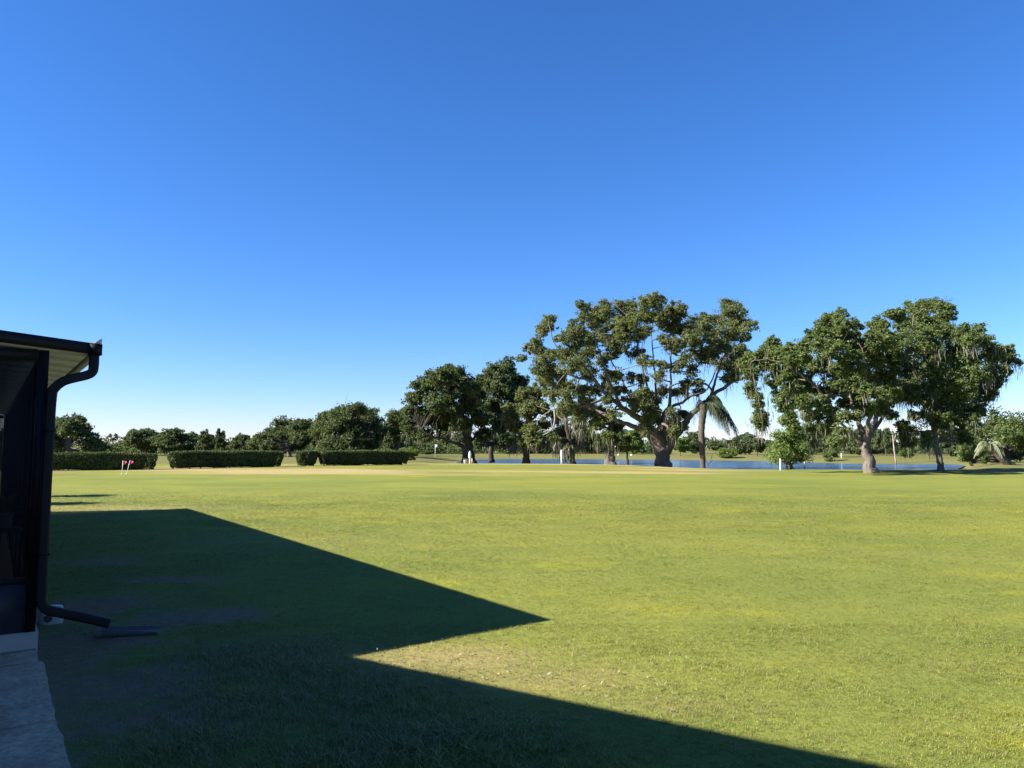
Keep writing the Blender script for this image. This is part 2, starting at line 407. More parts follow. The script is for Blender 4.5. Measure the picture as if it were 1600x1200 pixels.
# ------------------------------------------------------------------ screened porch
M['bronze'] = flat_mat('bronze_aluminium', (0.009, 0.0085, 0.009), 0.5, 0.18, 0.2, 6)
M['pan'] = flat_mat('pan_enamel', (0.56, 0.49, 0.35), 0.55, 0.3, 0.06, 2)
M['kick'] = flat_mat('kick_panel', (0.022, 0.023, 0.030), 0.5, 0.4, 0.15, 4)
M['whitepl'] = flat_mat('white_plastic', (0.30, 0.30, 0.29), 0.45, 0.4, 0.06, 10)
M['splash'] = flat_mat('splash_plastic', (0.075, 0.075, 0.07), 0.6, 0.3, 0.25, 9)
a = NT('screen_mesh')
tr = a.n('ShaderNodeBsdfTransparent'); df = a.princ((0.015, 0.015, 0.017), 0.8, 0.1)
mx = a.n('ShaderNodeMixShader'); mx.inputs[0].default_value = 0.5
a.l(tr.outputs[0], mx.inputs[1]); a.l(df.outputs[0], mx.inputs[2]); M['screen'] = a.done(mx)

U0, U1, VW, VE = 7.107, 22.41, .388, .754       # near end, far end, right wall, eave
VI = -4.4                                       # inner (house) side
SL = .085
def zroof(v): return 2.443 + SL * (VE - v)
PO = UV(U0, VW, 0)
porch = tag(empty('screened_porch', PO), 'dark bronze screened porch with flat overhanging roof at left edge', 'porch')
def pb(mb, name, mat, parent=porch, smooth=False):
    o = mb.build(name, mat, parent, smooth)
    if parent is porch: o.location = -Vector(PO)
    return o
# slab with raised sill
pb(MB().ubox(U0 - .02, U1 + .05, VI, VW + .02, -.1, .155), 'slab', M['concrete_clean'])
# roof pans running across the slope
n = 25; du = (U1 - U0 + .06) / n
v0r, v1r = VI - .2, VE - .095
panm = None
for i in range(n):
    u0 = U0 - .03 + i * du
    if panm is None:
        b = MB(); zt0, zt1 = zroof(v0r) - .022, zroof(v1r) - .022
        b.add([UV(.004, v0r, zt0 - .075), UV(.004, v1r, zt1 - .075), UV(du - .004, v1r, zt1 - .075), UV(du - .004, v0r, zt0 - .075),
               UV(.004, v0r, zt0), UV(.004, v1r, zt1), UV(du - .004, v1r, zt1), UV(du - .004, v0r, zt0)],
              [(3, 2, 1, 0), (4, 5, 6, 7), (0, 1, 5, 4), (1, 2, 6, 5), (2, 3, 7, 6), (3, 0, 4, 7)])
        panm = b.mesh('roof_pan', M['pan'])
    o = obj('roof_pan', panm, porch); o.location = Vector(UV(u0, 0, 0)) - Vector(PO)
# rake fascias, near and far
for ua, ub_ in ((U0 - .05, U0 - .032), (U1 + .034, U1 + .052)):
    b = MB(); z0, z1 = zroof(v0r), zroof(VE)
    b.add([UV(ua, v0r, z0 - .125), UV(ua, VE, z1 - .085), UV(ub_, VE, z1 - .085), UV(ub_, v0r, z0 - .125), UV(ua, v0r, z0 + .004), UV(ua, VE, z1 + .004), UV(ub_, VE, z1 + .004), UV(ub_, v0r, z0 + .004)],
          [(3, 2, 1, 0), (4, 5, 6, 7), (0, 1, 5, 4), (1, 2, 6, 5), (2, 3, 7, 6), (3, 0, 4, 7)])
    pb(b, 'rake_fascia', M['bronze'])
# gutter, moulded profile extruded along the eave
prof = [(-.09, .0), (-.09, -.085), (-.004, -.085), (0, -.078), (-.006, -.04), (.0, -.02), (.0, .0), (-.012, .0), (-.012, -.02), (-.018, -.04), (-.012, -.077), (-.083, -.077), (-.083, 0)]
zg = zroof(VE)
gut = pb(MB().sweep([(p_[0] + .0, p_[1]) for p_ in prof], [UV(U0 - .045, VE, zg), UV(U1 + .05, VE, zg)], [V, V], [np.array([0, 0, 1.0])] * 2), 'gutter', M['bronze'])
pb(MB().ubox(U0 - .044, U1 + .048, VE - .086, VE - .006, zg - .0885, zg - .0855), 'gutter_bottom', M['pan'], gut)
pb(MB().ubox(U0 - .054, U0 - .046, VE - .092, VE + .004, zg - .09, zg + .004), 'end_cap', M['bronze'], gut)
# upturned corner flashing
b = MB(); q0, q1, q2 = UV(U0 - .04, VE - .075, zg + .004), UV(U0 - .04, VE, zg + .004), UV(U0 - .04, VE, zg + .055); th = U * .006
b.add([q0, q1, q2, q0 + th, q1 + th, q2 + th], [(0, 1, 4, 3), (1, 2, 5, 4), (2, 0, 3, 5)], [(0, 2, 1), (3, 4, 5)])
pb(b, 'corner_flashing', M['pan'], gut)
# walls: posts, beams, rails, kick panels, screens
pw = .05
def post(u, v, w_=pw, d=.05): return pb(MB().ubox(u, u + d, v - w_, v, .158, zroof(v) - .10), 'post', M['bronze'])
us = [U0 + i * (U1 - U0 - .05) / 13 for i in range(14)]
post(U0, VW, .075, .05)
for u in us[1:]: post(u, VW)
for u in us: post(u, VI + .05)
for v in (VW - 1.25, VW - 2.5, VW - 3.7):
    post(U0, v); post(U1 - .05, v)
def wall_u(v):
    zt = zroof(v) - .10
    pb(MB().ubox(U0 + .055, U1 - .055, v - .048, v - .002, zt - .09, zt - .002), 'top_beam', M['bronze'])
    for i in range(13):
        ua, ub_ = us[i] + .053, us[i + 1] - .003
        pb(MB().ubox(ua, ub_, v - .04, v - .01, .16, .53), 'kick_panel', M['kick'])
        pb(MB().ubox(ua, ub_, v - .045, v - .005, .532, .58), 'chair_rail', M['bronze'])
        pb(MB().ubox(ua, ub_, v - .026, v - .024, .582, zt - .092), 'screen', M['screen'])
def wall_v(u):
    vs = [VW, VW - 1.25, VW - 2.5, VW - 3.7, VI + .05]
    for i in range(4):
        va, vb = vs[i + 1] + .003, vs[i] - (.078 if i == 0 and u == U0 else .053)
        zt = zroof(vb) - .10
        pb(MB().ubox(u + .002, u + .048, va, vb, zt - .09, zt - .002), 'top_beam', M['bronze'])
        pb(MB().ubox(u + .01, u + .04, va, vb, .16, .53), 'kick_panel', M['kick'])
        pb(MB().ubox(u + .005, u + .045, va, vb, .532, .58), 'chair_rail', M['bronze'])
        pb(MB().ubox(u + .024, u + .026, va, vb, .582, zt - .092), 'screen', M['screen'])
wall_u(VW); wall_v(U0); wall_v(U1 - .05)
# house-side wall of the porch
pb(MB().ubox(U0 + .06, U1 - .06, VI + .002, VI + .03, .16, 2.5), 'back_wall', M['pan'])
# fluted downspout: drop, offset elbow, long run, kick-out
def flute(w_, d, n=64):
    t = np.linspace(0, 2 * math.pi, n, endpoint=False); c_, s_ = np.cos(t), np.sin(t); e = 5
    r = (np.abs(c_) ** e + np.abs(s_) ** e) ** (-1 / e); fl = 1 - .055 * (0.5 + .5 * np.cos(16 * t))
    return np.stack([c_ * r * w_ / 2 * fl, s_ * r * d / 2 * fl], -1)
cp = [(.705, 2.36), (.705, 2.27), (.695, 2.215), (.65, 2.185), (.575, 2.16), (.49, 2.125), (.435, 2.07), (.415, 2.0), (.410, 1.6), (.410, 1.0), (.410, .5), (.412, .41), (.43, .355), (.47, .32), (.56, .285), (.90, .155)]
pts = spline([np.array([q_[0], 0, q_[1]]) for q_ in cp], 5)
Tn = np.gradient(pts, axis=0); Tn /= np.linalg.norm(Tn, axis=1)[:, None]
uo = [U0 - .012 - .043 * float(sstep(np.array(.70 - q_[0]), 0.0, .2)) for q_ in pts]
path = [UV(uo[k_], q_[0], q_[2]) for k_, q_ in enumerate(pts)]
ax = [V * (-t_[2]) + np.array([0, 0, t_[0]]) for t_ in Tn]; ay = [U] * len(path)
ds = MB().sweep(flute(.074, .066), path, ax, ay)
down = pb(ds, 'downspout', M['bronze'])
for z in (1.72, .75): pb(MB().ubox(U0 - .094, U0 - .003, .368, .452, z, z + .025), 'strap', M['bronze'], down)

# potted plant on a stand inside the porch
pc = np.array(W(12, 800, 7.15)); pc[2] = 0
pc = pc - V * .03
stand = tag(empty('plant_stand', (pc[0], pc[1], .155)), 'dark plant stand inside the screened porch', 'plant stand')
MB().tube([(0, 0, .66), (0, 0, .69)], .16, 20).build('top', M['kick'], stand)
for k in range(3):
    an = k * 2.094 + .4
    MB().tube([(.05 * math.cos(an), .05 * math.sin(an), .66), (.15 * math.cos(an), .15 * math.sin(an), .002)], .012, 6).build('leg', M['kick'], stand)
pp = tag(empty('potted_plant', (pc[0], pc[1], .846)), 'leafy plant in a small white pot inside the porch', 'potted plant')
MB().tube([(0, 0, 0), (0, 0, .01), (0, 0, .12), (0, 0, .125), (0, 0, .14)], [.055, .058, .078, .086, .086], 18).build('pot', M['whitepl'], pp, True)

# ------------------------------------------------------------------ foliage tools
def leaves(P, length, width, rng, up=0.35, out=None, ob=0.5):
    """rhombic leaf sprays at points P"""
    n = len(P)
    N = rng.normal(size=(n, 3)); N[:, 2] += up
    if out is not None: N += out * ob
    N /= np.linalg.norm(N, axis=1)[:, None]
    T = rng.normal(size=(n, 3)); T -= N * (T * N).sum(1)[:, None]; T /= np.linalg.norm(T, axis=1)[:, None]
    B = np.cross(N, T)
    L = (length * rng.uniform(.6, 1.3, n) / 2)[:, None]; Wd = (width * rng.uniform(.6, 1.3, n) / 2)[:, None]
    v = np.stack([P - T * L, P + B * Wd + N * L * .15, P + T * L, P - B * Wd + N * L * .15], 1).reshape(-1, 3)
    return v, np.arange(n * 4).reshape(-1, 4)
def clump_points(C, Rr, per, rng, sub=9, flat=.8):
    C = np.asarray(C, float); Rr = np.asarray(Rr, float); n = len(C)
    S = rng.normal(size=(n, sub, 3)); S /= np.linalg.norm(S, axis=2)[..., None] + 1e-9
    S *= rng.uniform(.2, 1.12, (n, sub, 1)) ** .6; S[..., 2] = S[..., 2] * flat + .08
    cnt = np.maximum(8, (per * (Rr / Rr.mean()) ** 2).astype(int))
    ci = np.repeat(np.arange(n), cnt); si = rng.randint(0, sub, len(ci))
    off = S[ci, si] * .86 + rng.normal(size=(len(ci), 3)) * np.array([1, 1, .75]) * (.23 if sub < 14 else .145 if sub < 28 else .115)
    loose = rng.uniform(0, 1, len(ci)) < .12; off[loose] *= rng.uniform(.9, 1.2, (loose.sum(), 1))
    return C[ci] + off * Rr[ci][:, None], off
def strands(P, L, width, rng):
    """tangled hanging threads: each a wandering tapering ribbon of four pieces"""
    n = len(P); m = 5
    yaw = rng.uniform(0, math.pi, n); D = np.stack([np.cos(yaw), np.sin(yaw), np.zeros(n)], 1)
    wob = np.cumsum(rng.normal(size=(n, m, 3)) * np.array([.30, .30, .05]) * (L[:, None, None] * .16), axis=1); wob[:, 0] = 0
    prof = np.array([.5, 1.0, .85, .55, .12])
    wd = width * rng.uniform(.4, 1.3, n)
    ctr = P[:, None, :] - np.array([0, 0, 1.0]) * (L[:, None] * np.linspace(0, 1, m))[..., None] + wob
    off = D[:, None, :] * (wd[:, None] * prof * rng.uniform(.6, 1.3, (n, m)))[..., None] / 2
    v = np.stack([ctr - off, ctr + off], 2).reshape(-1, 3)
    k = np.arange(n)[:, None] * (2 * m); q = np.concatenate([k + np.array([[2 * i, 2 * i + 1, 2 * i + 3, 2 * i + 2]]) for i in range(m - 1)])
    return v, q

def make_tree(name, label, cat, base, limbs, clumps, per, leaf, mats, seed, moss=0, mossL=(.5, 1.6), sides=8, spread=1.0, branch_r=.05, group=None, flare=True, twigs=3, sub=9, bstep=1, fill=.25):
    """limbs: list of (pts, r0, r1); clumps: (n,4) world centre + radius"""
    rng = np.random.RandomState(seed)
    base = np.array(base, float)
    t = tag(empty(name, base), label, cat, group)
    mb = MB(); nodes = []; nr = []
    for k, (pts, r0, r1) in enumerate(limbs):
        P = spline(pts, 5); m = len(P); P[1:-1] += rng.normal(0, .03 * spread, (m - 2, 3))
        rad = r1 + (r0 - r1) * (1 - np.linspace(0, 1, m)) ** (1.0 if k == 0 else 1.9)
        if k == 0 and flare:
            hgt = np.linalg.norm(P - P[0], axis=1); rad = rad * (1 + .42 * np.exp(-hgt / (r0 * 0.9)))
            ph = rng.uniform(0, 6)
            mb.tube(P - base, rad, 14, True, lambda i, th, ph=ph, m=m: 1 + .10 * np.sin(th * 4 + ph) * math.exp(-i / (m * .5)) + .05 * np.sin(th * 7 + ph))
        else: mb.tube(P - base, rad, sides)
        nodes.append(P); nr.append(rad)
    ND = np.concatenate(nodes); NR = np.concatenate(nr)
    C = np.asarray(clumps, float)
    for c_ in C[::bstep]:
        d = np.linalg.norm(ND - c_[:3], axis=1) + np.maximum(0, ND[:, 2] - c_[2]) * .8 + NR * 0
        i = int(np.argmin(d)); s_ = ND[i]; e_ = c_[:3]
        mid = (s_ + e_) / 2 + np.array([0, 0, rng.uniform(-.08, .12) * np.linalg.norm(e_ - s_)]) + rng.normal(0, .12 * c_[3], 3)
        P = spline([s_, mid, e_], 3); r0 = min(NR[i] * .7, branch_r * (0.8 + np.linalg.norm(e_ - s_) * .35))
        mb.tube(P - base, np.linspace(r0, r0 * .35, len(P)), 5, False)
        for _ in range(twigs):
            q_ = e_ + rng.normal(size=3) * c_[3] * .6
            mb.tube(np.array([P[-2], (P[-2] + q_) / 2 + rng.normal(0, .05, 3), q_]) - base, [r0 * .4, r0 * .3, r0 * .12], 4, False)
    mb.build('trunk', mats[1], t, True)
    P, off = clump_points(C[:, :3], C[:, 3], per, rng, sub)
    # sprays between neighbouring clumps, so that the crown is ragged and continuous rather than balls
    nf = int(len(P) * fill)
    if nf:
        dd = np.linalg.norm(C[:, None, :3] - C[None, :, :3], axis=2); nb = np.argsort(dd, axis=1)[:, 1:7]
        ns_ = max(1, nf // 26); i_ = rng.randint(0, len(C), ns_); j_ = nb[i_, rng.randint(0, nb.shape[1], ns_)]
        ok = dd[i_, j_] < 3.2 * C[i_, 3]; i_, j_ = i_[ok], j_[ok]
        ctr = C[i_, :3] + (C[j_, :3] - C[i_, :3]) * rng.uniform(.2, .8, (len(i_), 1)) + rng.normal(size=(len(i_), 3)) * C[i_, 3][:, None] * np.array([.4, .4, .3])
        PF = np.repeat(ctr, 26, 0) + rng.normal(size=(len(ctr) * 26, 3)) * np.repeat(C[i_, 3], 26)[:, None] * np.array([.24, .24, .15])
        P = np.vstack([P, PF]); off = np.vstack([off, rng.normal(size=PF.shape) * .4])
    v, q = leaves(P - base, leaf, leaf * .55, rng, .5, off, .9)
    obj('crown', mesh_np('crown', v, q, None, mats[0]), t)
    if moss:
        low = np.where(C[:, 2] <= np.percentile(C[:, 2], 70))[0]; ci = rng.choice(low, moss, True)
        o_ = rng.normal(size=(moss, 3)) * .45; o_[:, 2] = -np.abs(o_[:, 2]) * .6
        P0 = C[ci, :3] + o_ * C[ci, 3][:, None]
        # strands grow in bunches
        k = 11; P1 = np.repeat(P0, k, 0) + rng.normal(size=(moss * k, 3)) * np.array([.2, .2, .16])
        L = np.repeat(rng.uniform(*mossL, moss), k) * rng.uniform(.4, 1.1, moss * k)
        L = np.minimum(L, np.maximum(.1, P1[:, 2] - base[2] - .5))
        v, q = strands(P1 - base, L, leaf * .26, rng)
        tag(obj('spanish_moss', mesh_np('spanish_moss', v, q, None, M['moss']), t), kind='stuff')
    return t
def px_limbs(specs, Y):
    out = []
    for pts, r0, r1 in specs:
        out.append(([W(p_[0], p_[1], Y + (p_[2] if len(p_) > 2 else 0)) for p_ in pts], r0, r1))
    return out
def px_clumps(lst, Y, cx, half, depth, seed, zoom=None, comp=0):
    """each clump gets a real place in depth inside a rounded crown"""
    rng = np.random.RandomState(seed); out = []
    for c_ in lst:
        x, y, r = c_
        if zoom: x, y, r = zoom[0] + x / zoom[2], zoom[1] + y / zoom[2], r / zoom[2]
        k = math.sqrt(max(.12, 1 - ((x - cx) / half) ** 2))
        yy = Y + rng.uniform(-1, 1) * depth * k
        w_ = W(x, y, yy); rr = r * yy / FPX; out.append((*w_, rr * 1.06))
        for _ in range(comp):                    # smaller sprays around it, so that the crown closes unevenly
            d = rng.normal(size=3); d /= np.linalg.norm(d); e_ = w_ + d * np.array([1, 1.5, .8]) * rr * rng.uniform(.7, 1.15); out.append((*e_, rr * rng.uniform(.38, .66)))
    return out
def ground_at(px, Y):
    x = (px - 800) / FPX * Y; return np.array([x, Y, float(height(np.array([x]), np.array([Y]))[0])])


# ------------------------------------------------------------------ the great oak on the bank
Z6 = (800, 440, 3.75)
def z6(pts): return [(800 + p_[0] / 3.75, 440 + p_[1] / 3.75, *(p_[2:])) for p_ in pts]
YB = 63.0
gb = ground_at(1035, YB)
limbs = px_limbs([
    (z6([(882, 1086), (884, 1020), (890, 960), (893, 915)]), .57, .38),
    (z6([(872, 1010), (838, 940), (800, 900, .3), (720, 852, .8), (640, 825, 1.2), (560, 790, 1.5), (470, 745, 2.0)]), 0.47, 0.13),
    (z6([(880, 960), (850, 905, -.4), (760, 815, -1.0), (680, 760, -1.5), (600, 700, -2), (530, 640, -2.4), (490, 590, -2.6), (400, 565, -3), (290, 530, -3)]), 0.46, 0.09),
    (z6([(700, 772, -1.4), (720, 720, -1), (670, 640, 0), (640, 560, .5), (590, 480, .8), (560, 380, 1)]), 0.168, 0.053),
    (z6([(890, 930), (868, 830, .8), (850, 740, 1.4), (800, 640, 2), (780, 560, 2.3), (740, 400, 2.6), (720, 250, 2.6)]), 0.270, 0.060),
    (z6([(900, 930), (900, 800, -.8), (928, 690, -1.4), (930, 560, -1.8), (935, 420, -2), (955, 230, -2)]), 0.252, 0.060),
    (z6([(900, 1000), (945, 920, -.4), (1000, 850, -.8), (1060, 770, -1.3), (1140, 700, -1.8), (1200, 650, -2.2), (1290, 590, -2.6), (1370, 560, -2.8)]), 0.46, 0.12),
    (z6([(890, 880), (880, 800, 1), (920, 742, 1.8), (1000, 706, 2.4), (1060, 665, 2.8), (1120, 650, 3), (1160, 600, 3.1), (1210, 480, 3), (1280, 300, 2.6)]), 0.216, 0.053),
    (z6([(1160, 690, -1.9), (1185, 600, -1.6), (1215, 500, -1.2), (1260, 400, -.8), (1330, 260, -.6)]), 0.144, 0.045),
    (z6([(1030, 690, 2.5), (1022, 600, 2), (1040, 480, 1.5), (1060, 330, 1)]), 0.120, 0.045),
    (z6([(640, 735, -1.8), (560, 560, -2.6), (500, 380, -3), (440, 200, -3)]), 0.144, 0.038),
    (z6([(500, 590, -2.6), (380, 450, -2.2), (260, 380, -1.8), (215, 250, -1.6)]), 0.108, 0.038),
    (z6([(380, 560, -3), (250, 500, -2), (150, 440, -1), (90, 395, -.5)]), 0.072, 0.030),
    (z6([(850, 740, 1.4), (840, 560, 3), (820, 350, 3.6), (830, 140, 3.6)]), 0.132, 0.038)], YB)
big = [(60,450,35),(110,390,45),(150,350,40),(215,270,55),(215,220,40),(170,300,40),(180,420,50),(200,480,70),(150,520,50),(270,420,50),(240,560,75),(180,600,60),
 (310,330,55),(370,260,55),(420,160,50),(440,210,50),(390,340,70),(340,420,60),(330,500,70),(500,180,60),(540,130,45),(560,200,60),(520,260,65),(480,330,70),(450,420,70),(420,500,60),(440,550,50),
 (560,330,70),(600,250,50),(590,420,55),(530,470,50),(660,180,65),(700,140,50),(720,220,75),(650,280,70),(700,320,75),(640,380,60),(720,420,55),(780,470,50),
 (790,120,60),(830,100,50),(860,130,50),(800,200,60),(860,220,60),(780,290,55),(900,190,60),(960,160,55),(980,210,55),(920,270,65),(980,290,60),(890,340,45),(920,370,50),(960,400,50),
 (1060,260,65),(1110,220,50),(1140,260,60),(1050,340,70),(1110,340,70),(1080,420,60),(1140,430,60),(1020,470,50),(1050,520,45),(960,500,45),(880,490,35),
 (1270,150,60),(1300,180,60),(1250,220,70),(1330,230,65),(1390,270,48),(1290,290,70),(1220,310,65),(1350,330,50),(1240,390,65),(1300,420,60),(1190,420,50),(1340,400,50),
 (1280,500,60),(1340,500,60),(1230,480,40),(1300,560,45),(1250,570,35),(1380,440,50),(760,720,60),(800,780,60),(830,830,55),(780,840,40),(900,860,50),(960,830,50),(990,780,42),(940,760,36),
 (770,660,50),(730,660,36),(600,640,40),(560,620,36),(620,560,42),(700,570,42),(760,580,42),(280,620,55),(330,680,60),(360,620,55),(440,640,45),(230,660,50),(520,770,55),(590,785,40),(470,800,45),
 (880,900,45),(940,880,42),(1100,600,40),(1090,650,34),(1010,600,35),(820,700,55),(880,640,45),(690,700,40),(650,640,40),(860,560,40),(1000,640,40),(950,650,36),(560,560,55),(500,640,45),(430,700,50),(380,760,45),(560,700,38),(850,780,45),(780,900,32),(1000,860,32),(300,760,45)]
make_tree('oak_tree', 'huge spreading oak with open crown on the near bank of the pond', 'tree', gb, limbs,
          px_clumps(big, YB, 1040, 200, 6.5, 5, Z6, 2), 430, .165, (M['leaf_oak'], M['bark']), 11, moss=130, mossL=(.4, 1.5), branch_r=.06, twigs=5, sub=30, bstep=3, fill=.35)

# ------------------------------------------------------------------ the two oaks on the right
Z7 = (1140, 450, 3.478)
def z7(pts): return [(1140 + p_[0] / 3.478, 450 + p_[1] / 3.478, *(p_[2:])) for p_ in pts]
YC = 46.3
limbs = px_limbs([
    (z7([(768, 1008), (752, 930), (742, 860), (740, 800)]), 0.328, 0.225),
    (z7([(735, 880), (700, 830), (650, 775, -.3), (605, 735, -.6), (570, 675, -1), (540, 600, -1.2), (500, 480, -1.4), (470, 350, -1.4)]), 0.177, 0.029),
    (z7([(735, 830), (700, 720, .4), (670, 650, .8), (650, 560, 1.2), (620, 420, 1.5), (600, 220, 1.5)]), 0.210, 0.029),
    (z7([(745, 830), (755, 730, -.4), (750, 600, -1), (740, 480, -1.3), (720, 330, -1.5)]), 0.197, 0.029),
    (z7([(750, 820), (790, 720, .4), (830, 610, .8), (850, 480, 1.2), (840, 330, 1.4), (800, 220, 1.4)]), 0.210, 0.029),
    (z7([(755, 800), (820, 720, .9), (880, 620, 1.7), (920, 500, 2.2), (930, 400, 2.4)]), 0.157, 0.025),
    (z7([(550, 620, -1.2), (450, 520, -1.6), (340, 440, -1.8), (230, 390, -1.6), (120, 400, -1.2), (120, 480, -1)]), 0.112, 0.020),
    (z7([(130, 470, -1), (145, 560, -1), (165, 640, -1), (180, 760, -1)]), 0.039, 0.010),
    (z7([(560, 650, -1), (460, 620, -1.4), (370, 560, -1.6), (290, 560, -1.5)]), 0.085, 0.015)], YC)
rA = [(600,150,50),(560,190,55),(620,210,65),(500,210,55),(450,250,42),(540,270,70),(640,280,70),(690,210,40),(600,350,70),(490,330,65),(440,300,50),
 (230,300,45),(200,350,55),(280,360,60),(330,330,45),(150,380,50),(110,400,50),(90,440,40),(220,420,65),(300,430,60),(380,380,60),(400,330,50),(350,440,60),(130,470,45),(110,540,35),(130,580,30),
 (240,500,55),(300,510,50),(370,500,50),(300,580,55),(360,600,50),(320,650,45),(420,540,50),(270,620,40),(430,620,50),(500,640,55),(540,670,40),(480,700,45),
 (700,330,60),(740,380,70),(670,400,70),(600,440,70),(560,500,50),(640,500,75),(720,480,70),(600,560,50),(680,580,65),(740,560,60),(620,630,40),(520,800,55),(580,830,50),(470,770,40),
 (790,210,50),(830,200,40),(790,270,60),(850,270,60),(780,330,50),(850,350,60),(800,420,60),(790,500,60),(820,580,55),(860,490,60),(880,400,65),(700,640,45),(790,640,40),
 (160,600,26),(150,650,32),(180,690,28),(165,715,36),(140,725,22),(192,740,22),(172,760,22),(165,680,30),(560,720,42),(620,700,40),(660,640,42),(700,700,32),(760,660,42),(820,660,42),(440,700,45),(400,620,48),(350,540,48),(460,440,52),(430,400,48),(520,430,52),(860,640,42),(880,700,32),(600,780,34),(540,560,45),(470,560,40)]
make_tree('oak_tree', 'sturdy oak with pale sunlit trunk leaning on the lawn edge, right of the pond post', 'tree', ground_at(1359, YC), limbs,
          px_clumps(rA, YC, 1330, 150, 4.6, 8, Z7, 2), 420, .155, (M['leaf_oak2'], M['bark_pale']), 12, moss=110, mossL=(.3, 1.1), branch_r=.05, twigs=5, sub=30, bstep=3, fill=.35)
YD = 49.0
limbs = px_limbs([
    (z7([(1152, 1003), (1140, 930), (1122, 850), (1112, 760), (1105, 650)]), 0.204, 0.156),
    (z7([(1108, 720), (1060, 600, -.5), (1010, 480, -1), (990, 340, -1.2), (1000, 150, -1.2)]), 0.136, 0.030),
    (z7([(1106, 680), (1110, 540, .8), (1100, 400, 1.2), (1090, 250, 1.4), (1110, 110, 1.4)]), 0.150, 0.030),
    (z7([(1108, 700), (1180, 600, -.6), (1260, 490, -1.2), (1340, 380, -1.5), (1480, 350, -1.4)]), 0.136, 0.024),
    (z7([(1110, 730), (1200, 660, .8), (1300, 600, 1.4), (1400, 540, 1.5)]), 0.116, 0.024),
    (z7([(1105, 640), (1170, 480, 1), (1230, 330, 1.6), (1290, 240, 1.8)]), 0.116, 0.024)], YD)
rB = [(890,140,45),(930,150,50),(990,110,50),(1040,100,55),(1100,90,50),(1150,100,45),(1190,130,40),(1010,180,60),(1080,170,70),(1150,190,60),(950,220,60),(1030,250,70),(1110,260,70),(1180,230,50),(900,310,60),(980,330,70),(1060,340,70),(1140,340,70),(1220,250,45),
 (1270,230,45),(1340,230,45),(1300,290,65),(1370,290,55),(1410,320,40),(1230,330,70),(1290,380,70),(1370,380,60),(1430,370,50),(1480,330,40),(1510,350,35),(1530,400,30),(1470,410,50),(1500,460,36),(1420,450,55),(1450,520,45),(1380,520,60),(1390,590,45),
 (950,430,70),(1040,430,80),(1120,430,80),(1200,440,80),(1280,470,80),(1340,460,60),(930,530,70),(1010,520,80),(1090,530,80),(1170,540,80),(1250,560,80),(1320,600,70),(1290,660,70),(1370,650,45),(1200,640,80),(1110,630,80),(1030,600,60),(960,590,50),(890,580,55),(850,560,45),
 (1150,720,70),(1230,740,70),(1080,690,45),(1300,740,60),(950,770,50),(970,830,45),(1160,800,50),(1240,810,50),(1290,820,40),(1000,700,36),(1070,850,30),(1060,800,28)]
make_tree('oak_tree', 'dense moss-hung oak with slim trunk, rightmost of the large oaks', 'tree', ground_at(1471, YD), limbs,
          px_clumps(rB, YD, 1470, 130, 4.6, 9, Z7, 2), 420, .16, (M['leaf_oak2'], M['bark_pale']), 13, moss=170, mossL=(.3, 1.2), branch_r=.05, twigs=5, sub=30, bstep=3, fill=.35)

# ------------------------------------------------------------------ oaks left of the great oak
def simple(name, label, cl, Y, base_px, limbs, half, depth, per, leaf, mats, seed, moss=0, mossL=(.4, 1.4), group=None, split=9):
    # big clumps are broken into smaller ones over their volume
    rng = np.random.RandomState(seed + 50); cx = np.mean([c_[0] for c_ in cl]); big_ = px_clumps(cl, Y, cx, half, depth, seed); sm = []
    for c_ in big_:
        for _ in range(split):
            d = rng.normal(size=3); d /= np.linalg.norm(d); d *= c_[3] * rng.uniform(.2, .68)
            sm.append((c_[0] + d[0], c_[1] + d[1], c_[2] + d[2] * .85, c_[3] * rng.uniform(.55, .85)))
    return make_tree(name, label, 'tree', ground_at(base_px, Y), px_limbs(limbs, Y), sm, int(per * 1.35), leaf * 1.0, mats, seed, moss, mossL, 7, group=group, twigs=2, sub=14)
MD = 'mid-distance trees left of the great oak'
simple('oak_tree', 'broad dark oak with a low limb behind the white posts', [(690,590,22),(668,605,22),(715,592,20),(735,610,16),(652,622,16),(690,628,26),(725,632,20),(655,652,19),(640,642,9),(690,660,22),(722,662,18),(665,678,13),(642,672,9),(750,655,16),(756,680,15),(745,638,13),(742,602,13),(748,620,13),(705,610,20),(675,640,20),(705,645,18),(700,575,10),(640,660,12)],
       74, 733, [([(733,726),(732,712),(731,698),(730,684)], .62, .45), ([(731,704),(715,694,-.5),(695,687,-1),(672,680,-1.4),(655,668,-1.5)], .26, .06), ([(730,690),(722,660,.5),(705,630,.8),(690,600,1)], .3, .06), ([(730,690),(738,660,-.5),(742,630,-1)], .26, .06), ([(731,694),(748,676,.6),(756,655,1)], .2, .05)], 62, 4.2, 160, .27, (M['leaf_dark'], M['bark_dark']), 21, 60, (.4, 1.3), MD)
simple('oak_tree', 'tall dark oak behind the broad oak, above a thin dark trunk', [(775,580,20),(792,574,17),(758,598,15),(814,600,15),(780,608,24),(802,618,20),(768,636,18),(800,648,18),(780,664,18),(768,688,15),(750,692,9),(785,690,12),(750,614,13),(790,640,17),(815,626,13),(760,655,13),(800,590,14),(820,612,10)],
       84, 768, [([(768,722),(767,705),(770,680),(776,640)], .3, .22), ([(776,650),(782,610,.6),(785,580,1)], .2, .05), ([(774,660),(800,630,-.8),(808,605,-1)], .15, .04)], 42, 4.2, 150, .29, (M['leaf_dark'], M['bark_dark']), 22, 40, (.4, 1.3), MD)
